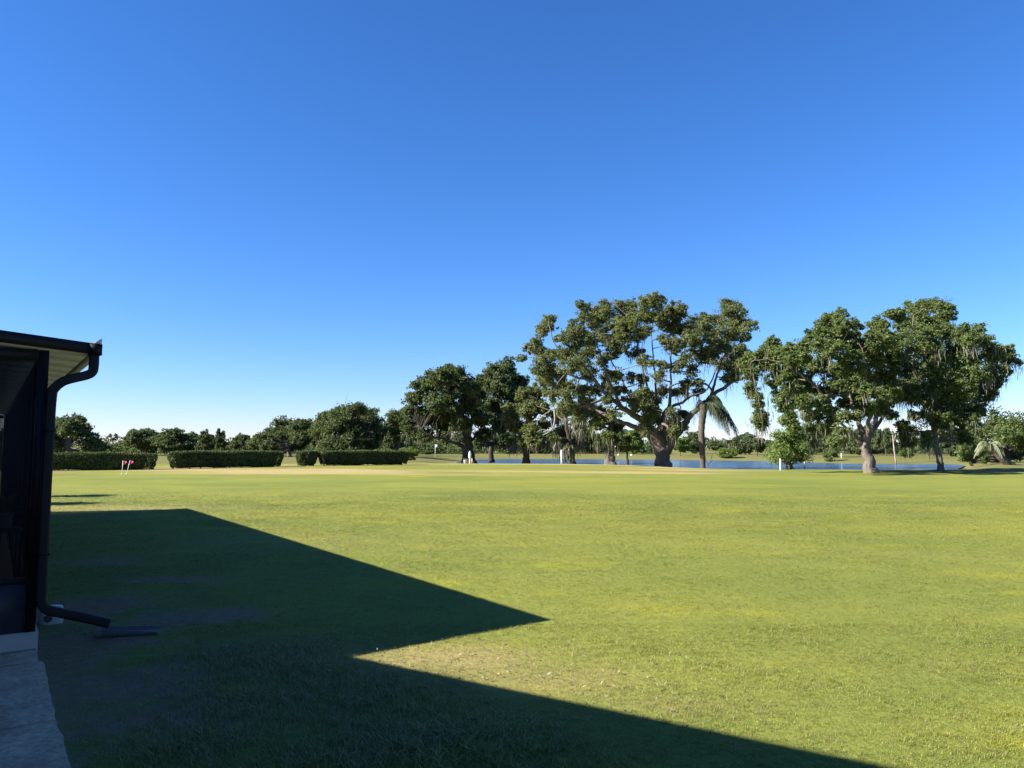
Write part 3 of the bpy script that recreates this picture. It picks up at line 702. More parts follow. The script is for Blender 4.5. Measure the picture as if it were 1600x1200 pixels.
simple('oak_tree', 'lighter green bushy oak standing in front of the pond left end', [(815,615,13),(835,620,16),(800,640,16),(825,645,18),(845,640,14),(805,665,15),(830,675,16),(795,655,11),(850,662,11),(815,688,13),(835,692,11),(800,692,8)],
       72, 822, [([(822,725),(822,710),(823,690),(826,650)], .34, .22), ([(824,680),(806,655,.5),(800,640,.8)], .13, .04), ([(825,665),(842,640,-.6),(838,622,-.8)], .14, .04)], 34, 3.0, 130, .26, (M['leaf_oak'], M['bark_dark']), 23, 50, (.4, 1.4), MD)
t13 = simple('oak_tree', 'thin oak draped in long grey moss beside the white sign', [(868,648,13),(890,638,15),(880,672,10),(905,658,14),(868,688,9),(902,688,10),(915,640,11),(888,700,8)],
       70, 895, [([(895,725),(894,712),(892,695),(886,670),(884,645)], .24, .14), ([(888,680),(902,660,.5),(906,645,.8)], .1, .03)], 34, 2.6, 95, .25, (M['leaf_oak'], M['bark_dark']), 24, 150, (.5, 1.7), MD)
mb = MB(); b0 = ground_at(895, 70)
for pts, r in (([(884,660),(872,650),(866,640),(858,641)], .10), ([(866,640),(867,655),(864,668),(856,676),(848,680)], .09), ([(860,642),(850,648),(842,656),(834,663)], .05), ([(858,641),(850,638),(838,634)], .05), ([(858,674),(848,671),(838,676)], .04)):
    P = spline([W(a_, b_, 68.6) for a_, b_ in pts], 4); mb.tube(P - b0, np.linspace(r, r * .35, len(P)), 6)
mb.build('dead_branch', M['dead_wood'], t13, True)['label'] = 'pale bare dead branch'
simple('oak_tree', 'small tree on a thick rough trunk just left of the great oak', [(945,652,13),(964,665,12),(932,665,11),(955,683,12),(936,688,8),(968,688,9)],
       66, 953, [([(953,728),(953,715),(954,700),(955,680),(952,655)], .46, .2), ([(954,690),(966,672,.4),(964,660,.6)], .1, .03)], 28, 2.2, 120, .24, (M['leaf_oak2'], M['bark']), 25, 40, (.4, 1.2), MD)
simple('small_tree', 'little dark round tree on a thin black trunk left of the great oak trunk', [(974,692,9),(978,699,8),(970,700,7),(979,686,6)],
       64.5, 980, [([(980,728),(980,718),(979,706),(976,694)], .1, .07)], 16, 1.0, 110, .2, (M['leaf_dark'], M['bark_dark']), 26, 0, group=MD)

# ------------------------------------------------------------------ trees behind the hedges
BH = 'trees behind the clipped hedges'
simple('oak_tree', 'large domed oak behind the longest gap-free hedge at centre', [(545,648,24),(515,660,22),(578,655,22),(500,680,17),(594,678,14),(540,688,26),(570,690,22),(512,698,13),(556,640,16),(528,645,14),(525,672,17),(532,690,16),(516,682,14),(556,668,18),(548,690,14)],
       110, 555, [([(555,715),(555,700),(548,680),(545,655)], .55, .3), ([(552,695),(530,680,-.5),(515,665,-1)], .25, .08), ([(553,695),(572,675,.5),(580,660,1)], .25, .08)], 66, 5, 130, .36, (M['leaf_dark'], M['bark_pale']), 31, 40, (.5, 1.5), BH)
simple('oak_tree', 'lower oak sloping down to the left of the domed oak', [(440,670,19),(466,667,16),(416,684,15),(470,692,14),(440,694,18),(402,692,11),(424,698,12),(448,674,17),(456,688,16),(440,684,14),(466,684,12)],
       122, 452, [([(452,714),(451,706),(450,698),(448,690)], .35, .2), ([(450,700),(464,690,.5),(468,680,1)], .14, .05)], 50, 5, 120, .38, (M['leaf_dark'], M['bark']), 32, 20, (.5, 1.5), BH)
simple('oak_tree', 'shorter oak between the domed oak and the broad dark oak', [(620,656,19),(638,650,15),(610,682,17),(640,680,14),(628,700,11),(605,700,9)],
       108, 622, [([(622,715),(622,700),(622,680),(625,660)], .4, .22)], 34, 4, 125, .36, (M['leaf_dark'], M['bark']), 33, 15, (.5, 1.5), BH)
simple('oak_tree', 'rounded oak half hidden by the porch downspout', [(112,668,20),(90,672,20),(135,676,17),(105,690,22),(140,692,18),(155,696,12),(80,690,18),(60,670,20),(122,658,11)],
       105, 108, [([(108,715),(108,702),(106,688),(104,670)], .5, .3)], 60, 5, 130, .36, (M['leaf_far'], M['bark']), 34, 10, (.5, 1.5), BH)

# archetypes for far trees: unit height 1, unit half width 1
def archetype(kind, seed):
    rng = np.random.RandomState(seed); n = {'round': 46, 'low': 52, 'cone': 44, 'pine': 12, 'shrub': 26, 'mossy': 40}[kind]
    c_ = rng.normal(size=(n, 3)); c_ /= np.linalg.norm(c_, axis=1)[:, None]; c_ *= rng.uniform(.35, 1, (n, 1)) ** .5
    if kind in ('round', 'mossy'): C = c_ * np.array([.76, .76, .33]) + np.array([0, 0, .60]); r = rng.uniform(.24, .36, n)
    elif kind == 'low': C = c_ * np.array([.78, .78, .42]) + np.array([0, 0, .48]); r = rng.uniform(.25, .38, n)
    elif kind == 'shrub': C = c_ * np.array([.72, .72, .42]) + np.array([0, 0, .44]); r = rng.uniform(.26, .4, n)
    elif kind == 'cone':
        z = rng.uniform(.08, .93, n) ** .9; k = (1.02 - z) ** .5 * .8; an = rng.uniform(0, 6.28, n); q_ = rng.uniform(.4, 1, n) ** .5
        C = np.stack([np.cos(an) * k * q_, np.sin(an) * k * q_, z], 1); r = .2 + .14 * (1 - z)
    else:
        z = rng.uniform(.62, .93, n); an = rng.uniform(0, 6.28, n); q_ = rng.uniform(.2, .8, n)
        C = np.stack([np.cos(an) * q_, np.sin(an) * q_, z], 1); r = rng.uniform(.16, .28, n)
    C[:, 2] = np.clip(C[:, 2], .06, .95)
    per = {'pine': 110}.get(kind, 260)
    P, off = clump_points(C, r, per, rng, 15); P[:, 2] = C[:, 2].repeat(np.maximum(8, (per * (r / r.mean()) ** 2).astype(int))) + (P[:, 2] - C[:, 2].repeat(np.maximum(8, (per * (r / r.mean()) ** 2).astype(int)))) * .45
    v, q = leaves(P, .085, .05, rng, .3, off, .5)
    tm = MB(); tm.tube(spline([(0, 0, -.02), (rng.normal(0, .03), rng.normal(0, .03), .3), (rng.normal(0, .05), 0, .62), (rng.normal(0, .06), 0, .85)], 4), np.linspace(.042, .010, 13), 7)
    for i in rng.choice(n, min(n, 12), False):
        s_ = np.array([0, 0, max(.15, C[i, 2] * .6)]); tm.tube(spline([s_, (s_ + C[i]) / 2 + (0, 0, .03), C[i]], 3), np.linspace(.014, .004, 7), 5, False)
    mv = None
    if kind == 'mossy':
        k = rng.choice(n, 260, True); P0 = C[k] + rng.normal(size=(260, 3)) * np.array([.16, .16, .06])
        mv = strands(P0, np.minimum(rng.uniform(.06, .26, 260), P0[:, 2] * .8), .03, rng)
    return (v, q), tm, mv
ARC = {}
def far_tree(kind, variant, leafm, bark, px, top, hw, Y, label, rz=0.0, group=None, name='far_tree', cat='tree'):
    key = (kind, variant)
    if key not in ARC: ARC[key] = archetype(kind, 100 + hash_(kind) + variant * 7)
    (v, q), tm, mv = ARC[key]
    mk = (kind, variant, leafm)
    if mk not in ARC: ARC[mk] = mesh_np('crown', v, q, None, M[leafm])
    tk = (kind, variant, bark, 't')
    if tk not in ARC: ARC[tk] = tm.mesh('trunk', M[bark], True)
    b = ground_at(px, Y); H = float(W(px, top, Y)[2] - b[2]); wd = hw * Y / FPX
    t = tag(empty(name, b, rz), label, cat, group); t.scale = (wd, wd, H)
    obj('crown', ARC[mk], t); obj('trunk', ARC[tk], t)
    if mv is not None:
        k2 = (kind, variant, 'm')
        if k2 not in ARC: ARC[k2] = mesh_np('spanish_moss', mv[0], mv[1], None, M['moss'])
        tag(obj('spanish_moss', ARC[k2], t), kind='stuff')
    return t
def hash_(s): return sum(ord(c_) for c_ in s) % 40
FB = 'trees on the far side of the pond'
FT = [
 ('round', 0, 'leaf_far', 'bark', 222, 669, 31, 132, 'flat-topped oak behind the left hedge, left of a paler one', BH),
 ('low', 1, 'leaf_far', 'bark', 274, 668, 36, 128, 'wide grey-green oak above the gap between two hedges', BH),
 ('cone', 0, 'leaf_dark', 'bark', 321, 671, 17, 122, 'dark pointed tree, left one of a pair above the second hedge', BH),
 ('cone', 1, 'leaf_dark', 'bark', 346, 670, 14, 122, 'dark pointed tree, right one of a pair above the second hedge', BH),
 ('low', 0, 'leaf_far', 'bark', 380, 676, 18, 142, 'small greyish oak between the pointed pair and the sloping oak', BH),
 ('pine', 0, 'leaf_far', 'bark', 178, 677, 12, 165, 'thin pine with airy flat crown at left', BH),
 ('low', 2, 'leaf_far', 'bark', 150, 686, 22, 150, 'low tree in the distance under the thin pine, left of it', BH),
 ('shrub', 0, 'leaf_far', 'bark', 189, 691, 11, 158, 'low distant tree right beside the thin pine', BH),
 ('low', 2, 'leaf_far', 'bark', 22, 662, 36, 118, 'oak seen dimly through the porch screens', BH),
 ('shrub', 1, 'leaf_bright', 'bark', 640, 693, 18, 92, 'bright green shrub beyond the right end of the hedge row', BH),
 ('shrub', 0, 'leaf_bright', 'bark', 600, 698, 16, 96, 'bright green shrub peeking over the long hedge', BH),
 ('mossy', 0, 'leaf_far', 'bark_pale', 656, 668, 20, 175, 'distant mossy tree with pale trunk, left of the far flagstick', BH),
 ('mossy', 1, 'leaf_far', 'bark_pale', 692, 671, 20, 180, 'distant mossy tree directly behind the far flagstick', BH),
 ('mossy', 0, 'leaf_far', 'bark_pale', 722, 669, 19, 172, 'distant mossy tree right of the far flagstick', BH),
 ('shrub', 1, 'leaf_dark', 'bark', 668, 702, 11, 150, 'dark rounded shrub under the broad oak limb', BH),
 ('low', 1, 'leaf_far', 'bark', 757, 678, 22, 160, 'distant oak left of the thin dark trunk', FB),
 ('low', 0, 'leaf_dark', 'bark', 792, 672, 26, 152, 'distant dark oak across the pond behind the bushy oak', FB),
 ('mossy', 1, 'leaf_far', 'bark_pale', 838, 668, 22, 150, 'distant mossy oak across the pond, between bushy oak and sign', FB),
 ('low', 2, 'leaf_dark', 'bark', 872, 664, 26, 155, 'distant dark oak across the pond behind the white sign', FB),
 ('low', 1, 'leaf_dark', 'bark', 915, 664, 26, 150, 'distant dark oak across the pond right of the moss-draped oak', FB),
 ('round', 1, 'leaf_far', 'bark', 962, 664, 23, 148, 'distant oak across the pond behind the thick rough trunk', FB),
 ('low', 0, 'leaf_bright', 'bark', 990, 668, 17, 140, 'paler distant tree across the pond, left of the great trunk', FB),
 ('low', 2, 'leaf_far', 'bark', 1012, 690, 14, 160, 'low distant tree touching the left side of the great trunk', FB),
 ('round', 0, 'leaf_bright', 'bark', 1062, 684, 19, 124, 'light green tree on the far shore right of the great trunk', FB),
 ('low', 1, 'leaf_dark', 'bark', 1084, 673, 22, 150, 'dark tree on the far shore behind the palm trunk', FB),
 ('round', 1, 'leaf_far', 'bark', 1117, 688, 15, 142, 'small tree on the far shore just right of the palm trunk', FB),
 ('shrub', 0, 'leaf_bright', 'bark', 1137, 698, 22, 114, 'bright green bush overhanging the far waterline', FB),
 ('low', 0, 'leaf_far', 'bark_pale', 1163, 675, 24, 140, 'domed tree with pale trunk on the far shore', FB),
 ('round', 0, 'leaf_dark', 'bark_dark', 1182, 684, 17, 122, 'dark round tree on a short trunk on the far shore', FB),
 ('low', 2, 'leaf_far', 'bark', 1208, 686, 16, 150, 'distant tree just left of the feathery cypress', FB),
 ('mossy', 0, 'leaf_far', 'bark_pale', 1264, 658, 20, 112, 'mossy tree across the water right of the feathery cypress', FB),
 ('mossy', 1, 'leaf_far', 'bark', 1292, 660, 24, 122, 'mossy tree across the water behind the round bush', FB),
 ('shrub', 1, 'leaf_oak2', 'bark', 1295, 695, 14, 97, 'round bush standing alone on the far bank', FB),
 ('low', 1, 'leaf_far', 'bark', 1330, 672, 22, 150, 'distant tree left of the pale leaning trunk', FB),
 ('mossy', 0, 'leaf_far', 'bark', 1382, 668, 20, 130, 'mossy tree seen just right of the pale leaning trunk', FB),
 ('round', 1, 'leaf_oak2', 'bark', 1417, 656, 18, 108, 'broad-leaved tree beside the tall thin pale trunk', FB),
 ('mossy', 1, 'leaf_far', 'bark', 1448, 672, 20, 135, 'mossy tree across the water behind the slim trunk', FB),
 ('low', 0, 'leaf_far', 'bark', 1490, 668, 26, 125, 'wide tree across the water right of the slim trunk', FB),
 ('shrub', 0, 'leaf_bright', 'bark', 1412, 700, 15, 112, 'light green shrub at foot of the tall thin pale trunk', FB),
 ('low', 2, 'leaf_far', 'bark', 1358, 674, 20, 165, 'distant tree hidden mostly by the pale leaning trunk', FB),
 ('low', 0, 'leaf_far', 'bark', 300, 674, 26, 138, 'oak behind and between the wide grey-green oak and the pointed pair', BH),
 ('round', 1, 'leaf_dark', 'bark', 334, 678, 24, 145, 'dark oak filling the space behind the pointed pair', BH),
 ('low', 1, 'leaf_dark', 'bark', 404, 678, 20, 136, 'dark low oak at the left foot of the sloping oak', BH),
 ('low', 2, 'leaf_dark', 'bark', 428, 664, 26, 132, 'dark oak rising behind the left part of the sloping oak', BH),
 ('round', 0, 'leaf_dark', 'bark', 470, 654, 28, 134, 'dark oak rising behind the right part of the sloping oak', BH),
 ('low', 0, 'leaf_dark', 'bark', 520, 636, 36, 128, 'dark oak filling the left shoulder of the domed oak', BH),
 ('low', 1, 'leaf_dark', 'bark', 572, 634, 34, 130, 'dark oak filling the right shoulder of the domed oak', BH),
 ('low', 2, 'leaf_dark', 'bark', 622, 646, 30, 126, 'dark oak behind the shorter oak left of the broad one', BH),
 ('low', 0, 'leaf_far', 'bark', 240, 672, 26, 140, 'grey-green oak behind the gap between flat-topped and wide oaks', BH),
 ('low', 1, 'leaf_far', 'bark', 90, 652, 40, 122, 'tall oak just right of the porch post, behind the half-hidden one', BH),
 ('low', 1, 'leaf_far', 'bark', 1240, 668, 24, 140, 'distant tree directly behind the feathery cypress', FB),
 ('low', 0, 'leaf_far', 'bark', 1350, 662, 28, 138, 'tall distant oak seen through the forks of the leaning trunk', FB),
 ('round', 0, 'leaf_far', 'bark', 1520, 668, 24, 120, 'distant tree left of the big rounded tree at the right edge', FB),
]
for i, (k, va, lm, bk, px, top, hw, Yd, lab, grp) in enumerate(FT):
    nm = 'shrub' if k == 'shrub' else ('pine_tree' if k == 'pine' else 'far_tree')
    far_tree(k, va, lm, bk, px, top, hw, Yd, lab, i * 1.3, grp, nm, 'shrub' if k == 'shrub' else 'tree')

# big rounded tree and shrub at right edge
simple('broadleaf_tree', 'big rounded dark green tree at the right edge behind the leaning palm', [(1560,662,22),(1590,665,22),(1535,675,20),(1575,685,26),(1605,690,24),(1545,700,20),(1525,695,14),(1590,708,20),(1560,712,14),(1620,670,22),(1530,715,10)],
       76, 1572, [([(1572,725),(1572,710),(1570,690),(1568,670)], .4, .2)], 70, 4.5, 150, .25, (M['leaf_oak2'], M['bark_dark']), 41, split=6)
simple('shrub_mass', 'leafy dark green thicket left of the leaning palm', [(1512,700,14),(1528,705,13),(1505,714,10),(1520,718,10),(1538,716,9),(1518,690,11)],
       66, 1518, [([(1518,728),(1518,715),(1516,700)], .12, .06)], 30, 2.0, 120, .21, (M['leaf_oak2'], M['bark_dark']), 42, split=5)
# feathery cypress
Yc = 54.5; rng = np.random.RandomState(5); cl = []
for i in range(120):
    z = rng.uniform(0, 1) ** .85; px = 1233 + rng.uniform(-1, 1) * (31 * (1 - z) ** .7 + 2); py = 720 - z * 76
    cl.append((*W(px, py, Yc + rng.uniform(-1.3, 1.3) * (1 - z)), (.32 + .26 * (1 - z))))
make_tree('cypress_tree', 'light green feathery cone-shaped cypress at the water edge', 'tree', ground_at(1233, Yc),
          px_limbs([([(1234,733),(1234,715),(1233,690),(1232,648)], .2, .04)], Yc), cl, 110, .14, (M['leaf_cypress'], M['bark']), 44, twigs=2, branch_r=.03)

# ------------------------------------------------------------------ palms
def frond(mb, base, az, length, rise, droop, rng, leaflet, width, n=34, hang=.55):
    h = np.array([math.cos(az), math.sin(az), 0]); side = np.array([-h[1], h[0], 0])
    ts = np.linspace(0, 1, 14)
    P = np.array([base + h * length * (t - .12 * t * t) * math.cos(rise) + np.array([0, 0, 1]) * (length * (math.sin(rise) * t - droop * t ** 2.2)) for t in ts])
    mb.tube(P, np.linspace(.035, .008, 14), 4, False)
    v = []; q = []
    for i in range(n):
        t = .14 + .86 * i / (n - 1); k = t * 13; a_ = int(min(12, k)); p0 = P[a_] + (P[a_ + 1] - P[a_]) * (k - a_); tan = P[a_ + 1] - P[a_]; tan /= np.linalg.norm(tan)
        L = leaflet * (math.sin(math.pi * (.12 + .83 * t)) ** .6) * rng.uniform(.85, 1.15)
        for s_ in (-1, 1):
            d = side * s_ * (.75 + rng.uniform(-.1, .1)) + tan * .5 + np.array([0, 0, -hang * rng.uniform(.4, 1.5)]); d /= np.linalg.norm(d)
            e_ = p0 + d * L + np.array([0, 0, -.25 * L * hang]); m_ = p0 + d * L * .5; wv = np.cross(d, side) ; wv /= np.linalg.norm(wv) + 1e-6; wv = tan * .6 + wv * .4
            b0 = len(v); v += [p0 - wv * width * .5, p0 + wv * width * .5, m_ + wv * width * .6, m_ - wv * width * .6, e_ + wv * width * .1, e_ - wv * width * .1]
            q += [(b0, b0 + 1, b0 + 2, b0 + 3), (b0 + 3, b0 + 2, b0 + 4, b0 + 5)]
    mb.add(v, q)
def palm(name, label, base, pts, r0, r1, fronds, leafm, bark, seed, leaflet, width, hang):
    rng = np.random.RandomState(seed); base = np.array(base)
    t = tag(empty(name, base), label, 'palm')
    P = spline(pts, 7); rad = np.linspace(r0, r1, len(P)) * (1 + .06 * np.sin(np.arange(len(P)) * 2.2))
    mb = MB(); mb.tube(P - base, rad, 12); mb.build('trunk', M[bark], t, True)
    for az, L, rise, droop in fronds:
        m = MB(); frond(m, P[-1] - base, az, L, rise, droop, rng, leaflet, width, 36, hang); m.build('frond', M[leafm], t)
    return t
Yp = 57.5
fr = [(i * .52 + .2, 2.9 + .35 * math.sin(i * 2.3), .95 - .07 * i % .9, .75 + .12 * (i % 4)) for i in range(13) if math.cos(i * .52 + .2) > -.55] + [(.1, 3.3, .75, 1.15), (-.35, 3.2, .6, 1.2), (.4, 3.3, .9, 1.1), (0.0, 2.2, -.2, .8), (-.8, 2.6, .5, 1.2)]
palm('queen_palm', 'tall feathery palm with drooping fronds behind the great oak right limb', ground_at(1097, Yp),
     [ground_at(1097, Yp) - (0, 0, .1), W(1097, 705, Yp), W(1096, 672, Yp), W(1098, 650, Yp), W(1100, 632, Yp)], .2, .3, fr, 'leaf_palm', 'bark_palm', 51, .8, .034, 1.5)
Yq = 61.0
fr = [(i * .6, 1.35 + .2 * math.sin(i * 1.7), .8 - .5 * (i % 3) / 2, .75 + .1 * (i % 3)) for i in range(16)]
palm('leaning_palm', 'short grey-green palm leaning left at the right edge', ground_at(1578, Yq),
     [ground_at(1578, Yq) - (0, 0, .1), W(1566, 717, Yq), W(1556, 706, Yq), W(1547, 695, Yq)], .3, .24, fr, 'leaf_pindo', 'bark_palm', 52, .42, .035, .7)
for px, top, Yd, lab in ((1139, 688, 190, 'tiny far palm above the bright bush at the waterline'), (1150, 692, 210, 'tiniest far palm, just left of the domed far-shore tree')):
    b = ground_at(px, Yd)
    palm('far_palm', lab, b, [b, (b + W(px, top, Yd)) / 2, W(px, top, Yd)], .25, .18, [(i * .8, 1.6, .5 - .25 * (i % 3), .6) for i in range(9)], 'leaf_palm', 'bark_palm', 53 + px, .5, .09, .6)
# bare sapling beside the palm and tall thin pale trunk across the water
b = ground_at(1107, 57.2); sp = tag(empty('sapling', b), 'bare forked sapling at the water edge right of the palm', 'sapling')
m = MB()
for pts in ([(1106,733),(1106,726),(1103,720),(1102,712)], [(1106,727),(1110,722),(1112,715),(1113,710)], [(1110,722),(1114,719)]): m.tube(spline([W(a_, b_, 57.2) for a_, b_ in pts], 3) - b, .018, 5)
m.build('stem', M['bark_dark'], sp)
b = ground_at(1397, 90); sp = tag(empty('bare_trunk', b), 'tall thin pale bare trunk standing across the water', 'tree')
m = MB(); m.tube(spline([b - (0, 0, .1), W(1397, 700, 90), W(1395, 680, 90), W(1393, 664, 90)], 4) - b, np.linspace(.10, .05, 13), 7)
m.build('trunk', M['dead_wood'], sp, True)
m = MB(); m.tube(spline([W(1396, 690, 90), W(1401, 676, 90), W(1403, 668, 90)], 4) - b, np.linspace(.08, .03, 9), 6); m.build('branch', M['dead_wood'], sp, True)

# distant low woods closing the view
rng = np.random.RandomState(77); n = 300
xs = rng.uniform(-260, 300, n); ys = rng.uniform(235, 300, n)
C = np.stack([xs, ys, rng.uniform(.6, 2.6, n)], 1); P, off = clump_points(C, rng.uniform(2.0, 4.5, n), 90, rng, 8, .45)
P = P[P[:, 2] > .2]
v, q = leaves(P, .9, .55, rng, .3)
tag(obj('distant_woods', mesh_np('distant_woods', v, q, None, M['leaf_far'])), 'low band of woods along the horizon', 'woods', kind='stuff')

n = 480; xs = np.concatenate([rng.uniform(-122, -18, 260), rng.uniform(-22, 30, 90), rng.uniform(58, 125, 130)]); ys = np.where(xs < -18, rng.uniform(148, 180, n), rng.uniform(150, 172, n))
zz = rng.uniform(.3, 2.0, n) * (.6 + .4 * np.sin(xs * .21)); C = np.stack([xs, ys, zz + .3], 1); P, off = clump_points(C, rng.uniform(1.3, 2.6, n), 170, rng, 12, .6)
P = P[P[:, 2] > .2]; v, q = leaves(P, .5, .32, rng, .3)
tag(obj('understory', mesh_np('understory', v, q, None, M['leaf_dark'])), 'dark undergrowth beneath the far trees', 'undergrowth', kind='stuff')

# ------------------------------------------------------------------ clipped hedges
def hedge(label, p0, p1, wd, H, seed, ball=False):
    rng = np.random.RandomState(seed); p0 = np.array(p0, float); p1 = np.array(p1, float); L = np.linalg.norm(p1 - p0); d = (p1 - p0) / L; nrm = np.array([-d[1], d[0]])
    c = (p0 + p1) / 2; z0 = float(height(np.array([c[0]]), np.array([c[1]]))[0])
    t = tag(empty('clipped_hedge', (c[0], c[1], z0), math.atan2(d[1], d[0])), label, 'hedge', 'clipped hedges in a row')
    def shape(a_, b_, k=1.0):                     # a_ around the outline 0..2pi, b_ 0 bottom .. 1 top centre
        e = 2.2 if ball else 6.0
        ca, sa = np.cos(a_), np.sin(a_); r = (np.abs(ca) ** e + np.abs(sa) ** e) ** (-1 / e)
        s_ = np.clip(b_ / .62, 0, 1); top = np.clip((b_ - .62) / .38, 0, 1)
        taper = .80 + .20 * sstep(s_, 0, .8); shr = np.where(top > 0, np.cos(top * math.pi / 2) ** .38, 1.0)
        ang = sa * r * wd / 2 * taper * shr * k; run = ca * r * (L / 2 - wd * .0) * (taper if ball else (1 - (1 - taper) * wd / L * 1.6)) * shr * k
        z = .05 + (H - .05) * np.where(top > 0, .86 + .14 * np.sin(top * math.pi / 2), s_ * .86)
        return np.stack([run, ang, z * (k * .5 + .5)], -1)
    na, nb = 48, 12
    A, B = np.meshgrid(np.linspace(0, 2 * math.pi, na, endpoint=False), np.linspace(0, 1, nb)); v = shape(A.ravel(), B.ravel(), .9)
    v[:, 2] += rng.normal(0, .015, len(v))
    i, j = np.meshgrid(np.arange(nb - 1), np.arange(na), indexing='ij'); j2 = (j + 1) % na
    q = np.stack([i * na + j, i * na + j2, (i + 1) * na + j2, (i + 1) * na + j], -1).reshape(-1, 4)
    v = np.vstack([v, [(0, 0, .10)]]); tr_ = [(na * nb, (k + 1) % na, k) for k in range(na)]
    obj('inner_foliage', mesh_np('inner_foliage', v, q, tr_, M['hedge_core'], True), t)
    n_ = int(2000 * (L * 2 + wd * 2) * 0.5)
    # sample uniformly along the outline length
    aa = np.linspace(0, 2 * math.pi, 721); pr_ = shape(aa, np.full(721, .5)); sl = np.concatenate([[0], np.cumsum(np.linalg.norm(np.diff(pr_, axis=0), axis=1))])
    a_ = np.interp(rng.uniform(0, sl[-1], n_), sl, aa); b_ = rng.uniform(0, 1, n_) ** .9
    lump = 1 + .06 * np.sin(a_ * 9 + seed) * np.sin(b_ * 7 + 1) + rng.normal(0, .02, n_)
    P = shape(a_, b_, 1.0); P[:, :2] *= 1 + (lump - 1)[:, None] * np.array([.25, 1.0]); P[:, 2] += rng.normal(0, .026, n_) + .03 * np.sin(P[:, 0] * 1.9 + seed) * np.sin(P[:, 0] * .7 + 2) * (P[:, 2] > .7); st_ = rng.uniform(0, 1, n_) < .03; P[st_, 2] += rng.uniform(0, .09, st_.sum())
    gap = (np.sin(P[:, 0] * 2.3 + seed) + .6 * np.sin(P[:, 0] * 5.1)) * .10
    P = P[P[:, 2] > .07 + gap * .8]
    v, q = leaves(P, .12, .075, rng, .4)
    obj('foliage', mesh_np('foliage', v, q, None, M['leaf_hedge']), t)
    k = max(3, int(L / .8))
    for i in range(k):
        x = (-L / 2 + .4) + (L - .8) * (i + rng.uniform(-.2, .2)) / max(1, k - 1) if not ball else rng.uniform(-.25, .25)
        MB().tube([(x, rng.uniform(-.15, .15), -.05), (x + .05, 0, .2), (x + rng.uniform(-.1, .1), 0, .4)], [.045, .04, .03], 6).build('stem', M['bark_dark'], t)
M['hedge_core'] = flat_mat('hedge_core', (0.014, 0.022, 0.008), 0.9, 0.05, 0.4, 12)
hedge('leftmost clipped hedge, behind the two pink practice flags', (-36.5, 49.6), (-24.3, 51.7), 1.5, 1.16, 61)
hedge('second clipped hedge from the left, between two gaps', (-23.5, 51.9), (-16.7, 55.2), 1.4, 1.16, 62)
hedge('small round clipped bush between the two longer hedges', (-16.1, 56.6), (-14.7, 57.2), 1.5, 1.10, 63, True)
hedge('rightmost clipped hedge, ending before the broad dark oak', (-14.6, 57.4), (-8.25, 60.2), 1.4, 1.10, 64)

# ------------------------------------------------------------------ small things on the course
M['white'] = flat_mat('white_paint', (0.78, 0.78, 0.76), 0.5, 0.4, 0.05, 6)
M['pink'] = flat_mat('pink_cloth', (0.62, 0.06, 0.14), 0.8, 0.1, 0.15, 10)
M['beige'] = flat_mat('beige_post', (0.48, 0.36, 0.24), 0.7, 0.2, 0.1, 6)
M['greypost'] = flat_mat('grey_post', (0.30, 0.30, 0.29), 0.6, 0.3, 0.1, 6)
M['blackpost'] = flat_mat('black_post', (0.02, 0.02, 0.022), 0.5, 0.4, 0.1, 6)
def flag(label, px, Y, lean, fl, H=.78):
    b = ground_at(px, Y); t = tag(empty('practice_flag', b), label, 'flag', 'practice green flags')
    top = np.array([lean * H, 0, H]); MB().tube([(0, 0, -.05), top], .014, 8).build('pole', M['white'], t)
    n = 7; v = []; q = []
    for i in range(n):
        s_ = i / (n - 1); x = fl * s_; hh = .27 * (1 - s_ * .75); y = .035 * math.sin(s_ * 5)
        v += [top + (x, y - .004, -.01 - .05 * s_), top + (x - lean * hh, y - .004, -.01 - hh - .02 * s_)]
    m_ = len(v); v += [p_ + np.array([0, .008, 0]) for p_ in v]
    for i in range(n - 1):
        a_ = 2 * i; q += [(a_, a_ + 1, a_ + 3, a_ + 2), (m_ + a_ + 2, m_ + a_ + 3, m_ + a_ + 1, m_ + a_)]
    obj('pennant', mesh_np('pennant', v, q, None, M['pink']), t)
    m = MB(); m.tube([(0, 0, .002), (0, 0, .02), (0, 0, .022)], [.06, .06, .05], 14); m.build('cup_rim', M['white'], t)
flag('upright pink practice flag in front of the left hedge', 194.5, 43.2, .03, .24)
flag('tilted pink practice flag, right one of the pair', 201.5, 43.6, .22, .22)
# white ball washer beside a small post and bucket
b = ground_at(734.5, 68); t = tag(empty('ball_washer', b), 'white rounded ball washer on a post near the broad oak trunk', 'ball washer')
MB().tube([(0, 0, -.1), (0, 0, .55)], .06, 10).build('post', M['white'], t)
MB().tube([(0, 0, .45), (0, 0, .5), (0, 0, .85), (0, 0, .97), (0, 0, 1.04), (0, 0, 1.10)], [.07, .125, .125, .09, .05, .03], 14).build('body', M['white'], t, True)
b = ground_at(738, 67.6); t = tag(empty('short_post', b), 'short beige post right of the ball washer', 'post')
MB().box(-.05, .05, -.05, .05, -.1, .42).build('post', M['beige'], t); MB().prism((-.06, -.06, .42), (.06, -.06, .42), (.06, .06, .42), (-.06, .06, .42), (0, 0, .05)).build('cap', M['beige'], t)
b = ground_at(727.5, 67.6); t = tag(empty('bucket', b), 'small white bucket left of the ball washer', 'bucket')
MB().tube([(0, 0, 0), (0, 0, .27), (0, 0, .28), (0, 0, .30), (0, 0, .30), (0, 0, .05)], [.12, .15, .165, .165, .14, .10], 16).build('body', M['white'], t, True)
MB().tube(spline([(-.16, 0, .28), (-.1, .08, .36), (.1, .08, .36), (.16, 0, .28)], 4), .008, 5).build('handle', M['greypost'], t)
b = ground_at(877, 67.5); t = tag(empty('sign_post', b), 'white post with a small upright sign board before the pond', 'sign')
